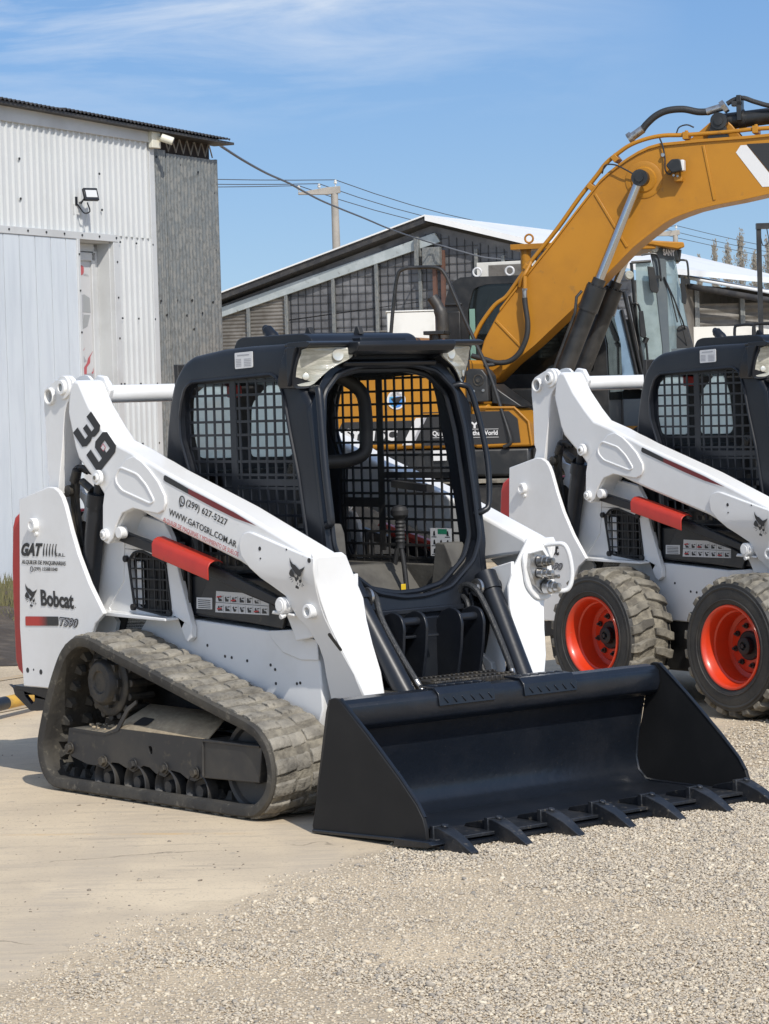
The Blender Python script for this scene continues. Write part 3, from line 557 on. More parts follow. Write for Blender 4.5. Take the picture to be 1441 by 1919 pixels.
    b = MB(); b.tube([(.60+.004*(k % 2), -.31+.002*k, 1.33+.004*k) for k in range(18)], .016, 8); b.box((.66,-.335,1.02),(.70,-.30,1.22)); b.box((.70,-.34,1.16),(.74,-.31,1.30)); b.build('seat_bar_spring', GEAR, cabo, .003)
    b = MB(); b.prism([(.50,1.28),(.74,1.26),(.74,1.29),(.5,1.31)], .34, .38); b.build('belt_guide', INNER, cabo)
    b = MB(); b.box((.725,.366,.985),(.865,.3665,1.105)); st_ = b.build('safety_sticker', STK, cabo)
    b = MB(); flat(b, [[(.775,1.102),(.835,1.102),(.835,1.080),(.775,1.080)]], .3655); b.build('sticker_header', mat('header_green', (.02,.20,.11), .5), st_)
    b = MB()
    for i in range(3):
        for j in range(3):
            if i == 1 and j == 2: continue
            x0 = .733+.044*i; z0 = .990+.038*j; flat(b, [[(x0,z0),(x0+.034,z0),(x0+.034,z0+.003),(x0,z0+.003)], [(x0+.010,z0+.008),(x0+.026,z0+.006),(x0+.022,z0+.028),(x0+.014,z0+.026)]], .3654)
    b.build('pictogram', INK, st_)
    b = MB(); b.box((-.05,-.13,1.69),(-.01,-.07,1.745)); b.build('rear_lamp', mat('lamp_red', (.35,.012,.012), .3), cabo, .008)
    # lower front, quick coupler plates, step
    b = MB(); b.prism([(-.42,.80),(.42,.80),(.40,.66),(.34,.46),(-.34,.46),(-.40,.66)], 1.055, 1.00, ax='x'); b.prism([(-.15,.76),(.13,.76),(.16,.48),(-.18,.48)], 1.075, 1.05, ax='x'); b.box((1.03,-.30,.775),(1.075,.30,.80)); b.build('front_panel', BLACK, T, .006)
    for y in (-.215,-.095,.095,.215):
        b = MB(); b.prism(r2([(1.06,.70),(1.10,.78),(1.16,.80),(1.215,.785),(1.235,.74),(1.225,.64),(1.19,.48),(1.12,.47),(1.07,.52)], .02), y-.007, y+.007); b.build('coupler_plate', BLACK, T, .003)
    for y in (-.155,.155): b = MB(); b.cyl((1.18,y-.06,.755),(1.18,y+.06,.755),.018); b.build('coupler_pin', BLACK, T)
    b = MB(); b.box((1.06,-.17,.685),(1.17,.02,.697)); b.build('ledge', BLACK, T, .003)
    for y, z in ((-.03,.665),(-.02,.545),(-.26,.50),(.27,.53)):
        b = MB(); b.cyl((1.07,y,z),(1.084,y,z),.017,n=6); b.cyl((1.074,y,z),(1.078,y,z),.024,n=16); b.build('bolt', FRAME, T)
    b = MB(); b.box((1.27,-.22,.505),(1.42,.22,.530)); b.box((1.20,-.38,.44),(1.44,.38,.50))
    for k in range(18):
        b.box((1.275,-.215+.0245*k,.529),(1.30,-.203+.0245*k,.538)); b.box((1.385,-.215+.0245*k,.529),(1.41,-.203+.0245*k,.538)); b.box((1.417,-.215+.0245*k,.508),(1.424,-.203+.0245*k,.530))
    b.build('step', GEAR, T, .003)
    for pts, r_ in (([(1.07,-.24,.80),(1.12,-.25,.78),(1.15,-.255,.70),(1.16,-.26,.60),(1.20,-.26,.50)], .011), ([(1.05,.26,.83),(1.09,.25,.80),(1.11,.245,.72),(1.13,.25,.62),(1.17,.26,.52)], .011), ([(1.05,.30,.84),(1.08,.285,.77),(1.06,.27,.68),(1.08,.28,.60)], .009), ([(1.05,-.28,.82),(1.09,-.27,.72),(1.08,-.24,.64),(1.10,-.20,.56)], .009)):
        b = MB(); b.tube(crv(pts, 5), r_, 8); b.build('hydraulic_hose', HOSE, T)
    b = MB(); b.cyl((1.115,-.275,.735),(1.14,-.278,.655),.014,n=12); b.cyl((1.12,-.276,.72),(1.125,-.277,.70),.021,n=6); b.cyl((1.132,-.277,.68),(1.136,-.278,.665),.018,n=6); b.build('hose_fitting', STEEL, T)
    for y0 in (-.34, .34):
        b = MB(); b.prism([(1.0,.62),(1.14,.55),(1.16,.47),(1.0,.44)], y0-.012, y0+.012); b.build('brace', WHITE, T, .003)
    b = MB(); b.prism([(1.16,.56),(1.10,.40),(1.40,.36),(1.44,.46),(1.38,.49),(1.22,.47)], -.44, -.40); b.prism([(1.16,.56),(1.10,.40),(1.40,.36),(1.44,.46),(1.38,.49),(1.22,.47)], .40, .44); b.box((1.08,-.42,.22),(1.42,.42,.40)); b.build('quick_coupler', BLACK, T, .006)
    # hydraulic couplers on the far arm
    b = MB(); b.prism(r2([(.455,.995),(.50,1.03),(.60,1.03),(.61,.97),(.64,.86),(.61,.80),(.53,.80),(.475,.86)], .03), 1.214, 1.198, ax='x'); cpl = b.build('coupler_bezel', WHITE, T, .004)
    b = MB(); b.prism([(.485,1.0),(.55,1.01),(.575,.98),(.57,.84),(.545,.83),(.50,.87),(.475,.94)], 1.235, 1.21, ax='x')
    for y, z, r_ in ((.53,.965,.026),(.525,.915,.022),(.56,.90,.014),(.56,.855,.030)):
        b.lathe([(0,r_),(.025,r_),(.027,r_*.8),(.045,r_*.8),(.047,r_*.62),(.07,r_*.62),(.072,0)], (1.235,y,z), (1, .25, 0), 18)
    b.build('hydraulic_coupler', STEEL, cpl)
    b = MB(); b.tube(crv([(1.21,.585,1.03),(1.26,.60,1.035),(1.30,.615,1.03),(1.315,.63,.98),(1.315,.64,.90),(1.30,.63,.845),(1.26,.60,.835),(1.21,.585,.835)], 5), .010, 10); b.build('coupler_guard', WHITE, cpl)
    # seats sticker plate
    b = MB(); b.prism(r2([(.432,1.875),(.555,1.879),(.555,1.812),(.432,1.808)], .006), -.4335, -.4305); pl_ = b.build('data_plate', STK, cabo)
    b = MB()
    for k in range(6): flat(b, [[(.44,1.856-.007*k),(.478,1.856-.007*k),(.478,1.8535-.007*k),(.44,1.8535-.007*k)], [(.497,1.856-.007*k),(.545,1.856-.007*k),(.545,1.8535-.007*k),(.497,1.8535-.007*k)]] if k else [[(.45,1.866),(.535,1.868),(.535,1.864),(.45,1.862)]], -.4345)
    b.build('plate_lettering', INKG, pl_)
    return T, cabo

def make_bucket(T):
    B_ = .864
    b = MB()
    inner = [(1.555,.520),(1.535,.47),(1.506,.339),(1.475,.22),(1.462,.150),(1.466,.10),(1.485,.065),(1.53,.036),(1.60,.030),(1.932,.030),(2.16,.022)]
    outer = [(2.16,.010),(1.93,.014),(1.60,.012),(1.50,.010),(1.44,.010),(1.432,.06),(1.44,.17),(1.48,.34),(1.51,.47),(1.53,.523)]
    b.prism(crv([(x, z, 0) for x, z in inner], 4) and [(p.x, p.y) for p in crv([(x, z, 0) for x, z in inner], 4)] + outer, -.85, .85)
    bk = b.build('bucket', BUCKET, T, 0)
    side = [(1.556,.526),(1.575,.532),(1.607,.530),(1.775,.401),(1.952,.256),(2.05,.166),(2.085,.120),(2.100,.080),(2.103,.040),(1.955,.022),(1.431,.002),(1.425,.03),(1.501,.304)]
    for s in (-1, 1):
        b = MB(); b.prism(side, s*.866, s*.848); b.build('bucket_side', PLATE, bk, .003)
        b = MB(); b.prism([(1.43,.003),(1.96,.022),(1.96,.036),(1.43,.017)], s*.874, s*.866); b.prism([(1.94,.006),(2.14,.018),(2.17,.03),(2.15,.042),(1.96,.040)], s*.895, s*.80); b.build('side_cutter', BUCKET, bk, .004)
        b = MB(); b.tube([(x, s*.846, z) for x, z in [(1.50,.34),(1.47,.20),(1.462,.13),(1.475,.075),(1.52,.036),(1.60,.032),(2.05,.03)]], .007, 6); b.tube([(x, s*.852, z+.0) for x, z in [(1.61,.528),(1.775,.403),(1.952,.258),(2.05,.168),(2.085,.121)]], .007, 6); b.build('weld_seam', BUCKET, bk)
    b = MB(); b.prism([(1.54,.524),(1.590,.520),(1.612,.500),(1.618,.455),(1.605,.415),(1.560,.392),(1.53,.40),(1.52,.50)], -.848, .848); b.build('top_bar', BUCKET, bk, .008)
    b = MB(); b.box((1.93,-.848,.030),(2.14,.848,.044)); b.build('wear_plate', WORN, bk, .003)
    for y0, y1 in ((-.375,-.085), (.075,.362)):
        b = MB(); b.prism([(1.50,.534),(1.595,.531),(1.620,.507),(1.626,.460),(1.617,.458),(1.611,.502),(1.588,.522),(1.50,.526)], y0, y1)
        n_ = 6
        for k in range(n_):
            y = y0 + .035 + k*(y1-y0-.06)/(n_-1)
            b.tube([(1.6225,y-.008,.492),(1.6265,y+.010,.470)], .0035, 6); b.tube([(1.53,y-.012,.534),(1.56,y+.012,.533)], .0035, 6)
        b.build('tread_pad', BUCKET, bk, .0015)
    for k in range(7):
        y = -.80 + k*.2675
        b = MB()
        prof = [(1.955,.036,.024),(1.975,.058,.029),(2.06,.076,.030),(2.13,.086,.033),(2.17,.073,.030),(2.22,.055,.026),(2.30,.010,.019)]
        bot = [.030,.044,.044,.02,.004,-.004,.002]
        vs = []
        for (x, z, hw), zb in zip(prof, bot): vs += [(x, y-hw, z), (x, y+hw, z), (x, y+hw*.9, min(zb, z-.006)), (x, y-hw*.9, min(zb, z-.006))]
        fs = [(0,1,2,3), (24,27,26,25)] + [(4*i+j, 4*i+(j+1) % 4, 4*i+4+(j+1) % 4, 4*i+4+j) for i in range(6) for j in range(4)]
        b.add(vs, fs); b.box((2.09,y-.038,.02),(2.112,y+.038,.090)); b.cyl((2.13,y,.08),(2.135,y,.094),.013,n=12); b.build('tooth', WORN, bk, .004)

def make_track(T, s):
    path = [(-.436,.024),(-.20,.022),(.33,.022),(.70,.022),(.960,.024),(1.045,.050),(1.112,.115),(1.135,.205),(1.110,.295),(1.055,.355),(.975,.392),(.812,.432),(.361,.545),(.006,.633),(-.130,.668),(-.225,.674),(-.310,.640),(-.375,.580),(-.462,.440),(-.535,.278),(-.560,.190),(-.548,.110),(-.505,.050)]
    C = crv([(x, z, 0) for x, z in path], 10, True); C = np.array([(p.x, p.y) for p in C])
    d = np.linalg.norm(np.roll(C, -1, 0) - C, axis=1); S_ = np.concatenate([[0], np.cumsum(d)]); Lt = S_[-1]; CC = np.vstack([C, C[:1]])
    def at(t):
        t = t % Lt; return np.array([np.interp(t, S_, CC[:, 0]), np.interp(t, S_, CC[:, 1])])
    n_ = 260; pts = [at(i*Lt/n_) for i in range(n_)]
    def nrm(t):
        e = at(t+.006) - at(t-.006); e /= np.linalg.norm(e); return np.array([e[1], -e[0]])   # outward
    Y0, Y1 = .518, .838
    b = MB(); vs = []
    sec = [(-.032, Y0), (-.032, Y1-.05), (-.038, Y1-.035), (-.034, Y1-.006), (-.02, Y1), (.004, Y1), (.012, Y1-.01), (.008, Y1-.03), (.008, Y0)]
    for i in range(n_):
        p = pts[i]; nn = nrm(i*Lt/n_)
        for o, y in sec: q = p + nn*o; vs.append((q[0], s*y, q[1]))
    m_ = len(sec); fs = []
    for i in range(n_):
        j = (i+1) % n_; fs += [(i*m_+k, i*m_+(k+1) % m_, j*m_+(k+1) % m_, j*m_+k) for k in range(m_)]
    b.add(vs, fs); g = b
    nl = int(round(Lt/.090)); rr = random.Random(5)
    b = MB(); tk = None
    for i in range(nl):
        t = i*Lt/nl
        for (ya, yb, sh) in ((Y1-.018, .722, 0), (.718, .642, .30), (.638, Y0+.006, .62)):
            tt = t + sh*.0*Lt/nl + (sh*.5 if sh == .62 else sh*.3)*Lt/nl; hw = .0335 + rr.uniform(-.003, .002); hh = (.024 if sh != .30 else .017) + rr.uniform(-.002, .002)
            vs = []
            ny = 5
            for ky in range(ny):
                y = ya + (yb-ya)*ky/(ny-1); sk = (ky/(ny-1)-.5)*.012
                for dt, o in ((-hw, .004), (-hw*.72, hh*.93), (-.3*hw, hh), (.35*hw, hh*.97), (hw*.74, hh*.9), (hw, .004)):
                    e = dt + rr.uniform(-.0035, .0035); oo = o + rr.uniform(-.002, .0015)*(o > .01)
                    if ky in (0, ny-1) and o > .01: oo -= .004
                    q = at(tt+e+sk) + nrm(tt+e+sk)*oo; vs.append((q[0], s*(y + rr.uniform(-.001,.001)), q[1]))
            fs = [(6*k+j, 6*k+j+1, 6*k+7+j, 6*k+6+j) for k in range(ny-1) for j in range(5)] + [tuple(range(6)), tuple(range(6*ny-1, 6*ny-7, -1))]
            b.add(vs, fs)
        for y in (.625, .73):                                    # inner guide teeth
            vs = []
            for dt, o, dy in ((-.022,-.03,.022),(.022,-.03,.022),(.022,-.03,-.022),(-.022,-.03,-.022),(-.010,-.068,.011),(.010,-.068,.011),(.010,-.068,-.011),(-.010,-.068,-.011)):
                q = at(t+dt) + nrm(t+dt)*o; vs.append((q[0], s*(y+dy), q[1]))
            g.add(vs, [(4,5,6,7),(0,1,5,4),(1,2,6,5),(2,3,7,6),(3,0,4,7)])
    tk = g.build('track', RUBB, T); b.build('tread_lug', LUG, tk, .0018, 1, ang=28)
    b = MB(); vs = []
    for i in range(n_):
        p = pts[i]; nn = nrm(i*Lt/n_); q = p + nn*.0105; vs += [(q[0], s*(Y1-.020), q[1]), (q[0], s*(Y0+.004), q[1])]
    b.add(vs, [(2*i, 2*i+1, (2*i+3) % (2*n_), (2*i+2) % (2*n_)) for i in range(n_)]); b.build('belt_face', BELT, tk)
    # sprocket, idler, rollers
    b = MB(); c = (-.150, s*.72, .485)
    b.lathe([(-.10,.13),(-.06,.145),(.0,.150),(.012,.150),(.018,.140),(.018,.105),(.045,.100),(.060,.085),(.060,.050),(.050,.045),(.050,.0)], c, (0, s, 0), 40)
    for k in range(16):
        a = 2*pi*k/16; p = (c[0]+.155*cos(a), c[2]+.155*sin(a)); b.cyl((p[0], s*.60, p[1]), (p[0], s*.725, p[1]), .017, n=10)
    for k in range(9):
        a = 2*pi*k/9; b.box((c[0]+.095*cos(a)-.018, min(s*.735, s*.76), c[2]+.095*sin(a)-.018), (c[0]+.095*cos(a)+.018, max(s*.735, s*.76), c[2]+.095*sin(a)+.018))
    b.build('sprocket', GEAR, T, .003)
    b = MB(); b.lathe([(-.08,.0),(-.08,.150),(-.02,.150),(-.015,.185),(.0,.188),(.008,.18),(.004,.165),(-.01,.155),(-.02,.07),(.01,.06),(.015,0)], (.925, s*.765, .205), (0, s, 0), 44); b.build('idler_wheel', FRAME, T)
    for i, x in enumerate((-.095,.130,.356,.580)):
        b = MB(); b.lathe([(-.20,.0),(-.20,.078),(-.15,.078),(-.14,.05),(-.06,.05),(-.05,.078),(.0,.080),(.003,.076),(-.004,.070),(-.03,.062),(-.035,.03),(-.01,.025),(-.01,0)], (x, s*.80, .078), (0, s, 0), 30); b.build('roller', FRAME, T)
    b = MB(); fo = [(-.365,.276),(-.079,.272),(.0,.292),(.029,.299),(.64,.300),(.64,.141),(.617,.139),(.560,.120),(.507,.128),(.46,.148),(.398,.153),(.35,.12),(.284,.131),(.24,.152),(.195,.156),(.12,.122),(.055,.139),(.01,.152),(-.038,.151),(-.10,.118),(-.159,.128),(-.231,.129),(-.351,.153),(-.386,.191)]
    b.prism(fo, s*.800, s*.785, holes=[r2([(.235,.243),(.262,.243),(.266,.21),(.24,.208)], .012)]); b.prism([(-.3,.27),(.62,.29),(.62,.16),(-.3,.16)], s*.60, s*.62); b.box((.0,min(s*.61,s*.79),.20),(.1,max(s*.61,s*.79),.26))
    fr = b.build('track_frame', FRAME, T, .003)
    b = MB(); b.prism([(.645,.302),(1.045,.304),(1.02,.153),(.635,.142)], s*.812, s*.66); b.build('idler_yoke', FRAME, fr, .004)
    b = MB(); b.tube([(.645,s*.815,.150),(.650,s*.815,.296),(1.035,s*.815,.300)], .005, 6); b.build('weld_seam', FRAME, fr)
    b = MB(); b.add([(-.34,s*.798,.279),(-.085,s*.798,.276),(.03,s*.798,.302),(.66,s*.798,.303),(.62,s*.655,.392),(.05,s*.655,.395),(-.06,s*.655,.29),(-.33,s*.655,.283)], [(0,1,6,7),(1,2,5,6),(2,3,4,5)]); dp = b.build('frame_top', DUST, fr); sm = dp.modifiers.new('solid', 'SOLIDIFY'); sm.thickness = .006; sm.offset = -1
    b = MB(); b.prism([(-.35,.278),(-.085,.275),(.0,.30),(.09,.395),(.16,.43),(.16,.415),(.10,.38),(.02,.29),(-.08,.265),(-.35,.268)], s*.803, s*.795); b.build('frame_edge', FRAME, fr)
    sl = [(.075,.325),(.165,.325),(.185,.350),(.10,.352)]
    b = MB(); vs = [(x, s*(.798-(z-.302)/.09*.143)+s*.002, z+.002) for x, z in r2([(.085,.318),(.19,.318),(.195,.345),(.10,.347)], .012)]; b.add(vs, [tuple(range(len(vs)))]); b.build('frame_slot', INK, fr)
    b = MB()
    for x, z in ((-.355,.19),(-.098,.153),(.126,.157),(.353,.159),(.575,.158)): b.cyl((x, s*.80, z), (x, s*.822, z), .020, n=6); b.cyl((x, s*.80, z), (x, s*.808, z), .026, n=16)
    b.build('bolt', GEAR, fr, .002)
    b = MB(); rr = random.Random(9)
    for k in range(26):
        x = rr.uniform(-.30,-.10); y = rr.uniform(.67,.79); q = rr.uniform(.005,.013); b.lathe([(-q*.6,0),(-q*.45,q*.8),(0,q),(q*.45,q*.8),(q*.6,0)], (x, s*y, .286+q*.4), (0,0,1), 8)
    tag(b.build('lodged_pebble', DUST, fr), kind='stuff')
    b = MB(); b.prism([(-.42,.30),(-.42,.52),(.10,.50),(.75,.40),(.95,.30)], s*.52, s*.50); b.build('inner_guard', INNER, T)

def make_wheel(T, x, s, z=.366):
    c = (x, s*.697, z); R_ = .345; W = .143
    b = MB(); b.lathe([(-W+.01,.21),(-W,.24),(-W,.305),(-W+.02,R_-.012),(-W*.5,R_),(W*.5,R_),(W-.02,R_-.012),(W,.322),(W+.004,.288),(W+.006,.25),(W+.002,.23),(W-.006,.212)], c, (0, s, 0), 64)
    b.lathe([(W+.003,.310),(W+.007,.305),(W+.007,.300),(W+.004,.295)], c, (0, s, 0), 64); b.lathe([(W+.006,.246),(W+.010,.242),(W+.006,.238)], c, (0, s, 0), 64)
    wh = b.build('wheel', TYRE, T)
    b = MB(); b.lathe([(-W+.015,R_-.014),(-W*.5,R_+.001),(W*.5,R_+.001),(W-.016,R_-.012)], c, (0, s, 0), 64); b.build('tread_base', BELT, wh)
    b = MB(); n_ = 22; rr = random.Random(int(x*100)+s)
    for k in range(n_):
        for sd_ in (-1, 1):
            a0 = 2*pi*(k + (.5 if sd_ > 0 else 0))/n_
            segs = [(.98*W, 0.0), (.72*W, .02), (.42*W, .075), (.02*W, .10)]
            vs = []
            for j, (yy, da) in enumerate(segs):
                a = a0 + da; hw = .080 if j < 3 else .062; top = .365 - (.018 if j == 0 else 0) + rr.uniform(-.002,.002)
                base = R_-.010 if j else .310
                for (aa, rad) in ((a-hw, base), (a-hw*.8, top), (a+hw*.8, top), (a+hw, base)):
                    aa += rr.uniform(-.004,.004); vs.append((c[0]+rad*cos(aa), c[1]+s*sd_*yy, c[2]+rad*sin(aa)))
            b.add(vs, [(4*i+j, 4*i+j+1, 4*i+5+j, 4*i+4+j) for i in range(3) for j in range(3)] + [(0,1,2,3), (15,14,13,12)])
    b.build('tyre_tread', TLUG, wh, .004, 2, 45)
    b = MB(); b.lathe([(W-.004,.217),(W+.004,.213),(W+.004,.205),(W-.004,.198),(W-.02,.191),(W-.06,.184),(W-.066,.176),(W-.145,.168),(W-.152,.145),(W-.143,.135),(W-.138,.05)], c, (0, s, 0), 64); b.build('rim', RIMO, wh)
    b = MB(); b.lathe([(W-.148,.075),(W-.130,.075),(W-.126,.070),(W-.126,.045),(W-.093,.045),(W-.090,.040),(W-.090,.022),(W-.098,.02),(W-.098,0)], c, (0, s, 0), 32); b.cyl((c[0], c[1]+s*(W-.098), c[2]), (c[0], c[1]+s*(W-.083), c[2]), .012, n=6); b.build('hub', INNER, wh)
    b = MB()
    for k in range(8):
        a = 2*pi*(k+.25)/8; p = (c[0]+.102*cos(a), c[2]+.102*sin(a)); b.cyl((p[0], c[1]+s*(W-.142), p[1]), (p[0], c[1]+s*(W-.128), p[1]), .015, n=6); b.cyl((p[0], c[1]+s*(W-.142), p[1]), (p[0], c[1]+s*(W-.113), p[1]), .007, n=8)
    b.build('wheel_nut', GEAR, wh)
    b = MB(); b.cyl((x, s*.45, z), (x, s*.60, z), .09); b.build('axle', INNER, T)

# ---- tracked loader
TL, cab1 = make_loader('track', (-.54864533, 12.62432639, 0), -.88290977, 'white compact loader on rubber tracks, with black bucket and number 39 on its arm', 'track loader', None)
make_bucket(TL)
for s in (-1, 1): make_track(TL, s)
b = MB(); Y = -.6425
def quad(p, y): return [(x, y, z) for x, z in p]
write(b, '(299) 627-5227', (.348,Y,1.272), (.632,Y,1.189), (.336,Y,1.236), .012); b.build('phone_lettering', INK, TL, label='black telephone number along the arm'); b = MB()
write(b, 'WWW.GATOSRL.COM.AR', (.219,Y,1.231), (.690,Y,1.100), (.213,Y,1.204), .014); b.build('web_lettering', INK, TL, label='black web address along the arm')
b = MB(); b.tube([(.312+.018*cos(a), Y+.001, 1.262+.021*sin(a)) for a in np.linspace(0, 2*pi, 20)[:-1]], .0022, 6, True); flat(b, [[(.294,1.250),(.298,1.236),(.310,1.242)], [(.303,1.272),(.308,1.273),(.309,1.262),(.315,1.256),(.322,1.256),(.322,1.251),(.313,1.250),(.304,1.259)]], Y); b.build('phone_symbol', INK, TL)
b = MB(); write(b, 'ALQUILER DE MAQUINAS Y MOVIMIENTO DE SUELOS', (.174,Y,1.193), (.700,Y,1.056), (.168,Y,1.171), 0.0); b.build('slogan_lettering', INKR, TL, label='red line of small capitals under the web address')
def dig(polys, o, u, v, y, b):   # unit digit polygons placed with origin o, axes u, v
    for p in polys: flat(b, [[(o[0]+u[0]*a+v[0]*c, o[1]+u[1]*a+v[1]*c) for a, c in p]], y)
D3 = [[(0,1),(.85,1),(1,.85),(1,.60),(.90,.5),(1,.40),(1,.15),(.85,0),(0,0),(0,.25),(.70,.25),(.70,.40),(.25,.40),(.25,.60),(.70,.60),(.70,.75),(0,.75)]]
D9 = [[(.15,1),(.85,1),(1,.85),(1,.15),(.85,0),(.05,0),(.05,.22),(.70,.22),(.70,.78),(.15,.78)], [(.15,1),(.15,.78),(.30,.78),(.30,.60),(.70,.60),(.70,.38),(.15,.38),(0,.50),(0,.88)]]
# number runs downwards along the rising arm: digit tops face up-right
b = MB()
u = Vector((.105,-.125)); vv = Vector((.125,.105))
dig(D3, (-.497,1.556), (.132*.62,-.118*.62), (.148,.092), -.6425, b); dig(D9, (-.402,1.462), (.132*.72,-.118*.72), (.158,.108), -.6425, b)
b.build('number_decal', INK, TL, label='black slanted number 39 on the arm')
b = MB(); flat(b, [[(-.283,1.490),(-.262,1.508),(-.243,1.490),(-.262,1.473)]], -.6430); b.build('number_decal', mat('pink_edge', (.55, .12, .17), .5), TL, label='pink sliver inside the nine')
b = MB(); flat(b, [[(-.279,1.489),(-.262,1.503),(-.247,1.489),(-.262,1.477)]], -.6435); b.build('number_decal', STK, TL)
Y = -.6625
b = MB(); write(b, 'GAT', (-.918,Y,1.064), (-.742,Y,1.066), (-.925,Y,1.004), .055, .25)
for k in range(5):
    x0 = -.742 + .024*k
    flat(b, [[(x0+.012,1.064),(x0+.018,1.064),(x0+.011,1.045),(x0+.009,1.02),(x0+.006,1.004),(x0-.002,1.012+.003*k),(x0+.001,1.035)]], Y)
write(b, 'S.R.L.', (-.640,Y,1.024), (-.560,Y,1.024), (-.642,Y,1.009), .02); [write(b, 'ALQUILER DE MAQUINARIAS', (-.920+k,Y-k*.1,.987), (-.560+k,Y-k*.1,.988), (-.923+k,Y-k*.1,.965)) for k in (0, .0016)]; [write(b, '(299) 155881040', (-.824+k,Y-k*.1,.957), (-.628+k,Y-k*.1,.959), (-.826+k,Y-k*.1,.936)) for k in (0, .0012)]
b.tube([(-.842+.010*cos(a), Y+.0005, .947+.012*sin(a)) for a in np.linspace(0, 2*pi, 16)[:-1]], .0012, 5, True); b.build('company_lettering', INK, TL, label='black company logo lettering on the rear upright')
b = MB(); write(b, 'Bobcat', (-.775,Y,.857), (-.508,Y,.851), (-.772,Y,.784), .035); b.cyl((-.495,Y,.787),(-.495,Y-.0005,.787),.003,n=10); b.build('maker_lettering', INK, TL, label='bold black maker name on the rear upright')
b = MB(); cathead(b, -.908, -.802, .778, .882, Y, -.004); b.build('head_emblem', INK, TL)
def badge(T, name, Y):
    m = bpy.data.materials.new('red_black_fade'); m.use_nodes = True; t = m.node_tree
    g = t.nodes.new('ShaderNodeTexCoord'); sp = t.nodes.new('ShaderNodeSeparateXYZ'); cr_ = t.nodes.new('ShaderNodeMapRange'); mxx = t.nodes.new('ShaderNodeMixRGB')
    t.links.new(g.outputs['Object'], sp.inputs[0]); t.links.new(sp.outputs[0], cr_.inputs[0]); cr_.inputs['From Min'].default_value = -.80; cr_.inputs['From Max'].default_value = -.72
    mxx.inputs[1].default_value = (.45, .04, .03, 1); mxx.inputs[2].default_value = (.03, .03, .03, 1); t.links.new(cr_.outputs[0], mxx.inputs[0]); t.links.new(mxx.outputs[0], t.nodes['Principled BSDF'].inputs['Base Color'])
    b = MB(); flat(b, [r2([(-.907,.731),(-.907,.689),(-.634,.700),(-.634,.741)], .006)], Y); b.build('badge_stripe', m, T)
    b = MB(); write(b, name, (-.628,Y,.741), (-.474,Y,.738), (-.630,Y,.698), .06, .3); b.build('model_lettering', INK, T)
    b = MB(); write(b, name, (-.622,Y-.001,.736), (-.480,Y-.001,.733), (-.624,Y-.001,.703), 0.0, .3); b.build('model_lettering', INKG, T)
badge(TL, 'T590', -.6625)

# ---- wheeled loader behind it
WL, cab2 = make_loader('wheel', (1.78615994, 15.71931721, 0), -.94731358, 'white skid steer loader with four orange-rimmed tyres, parked behind the black bucket', 'skid steer loader', None)
make_bucket(WL)
for x in (-.03, 1.052):
    for s in (-1, 1): make_wheel(WL, x, s)
Y = -.6625
b = MB(); write(b, 'Bobcat', (-.775,Y,.857), (-.508,Y,.851), (-.772,Y,.784), .035); b.build('maker_lettering', INK, WL)
b = MB(); cathead(b, -.908, -.802, .778, .882, Y, -.004); b.build('head_emblem', INK, WL)
badge(WL, 'S590', Y)
b = MB()
for k, (x, y) in enumerate(((.40,-.15),(.62,-.22),(.66,.10))):
    b.tube(crv([(x,y,1.90),(x,y,1.99),(x+.02,y+.01,2.005),(x+.10,y+.03,2.005),(x+.12,y+.03,1.99),(x+.12,y+.03,1.90)], 3), .008, 8)
b.build('roof_handle', INNER, WL)
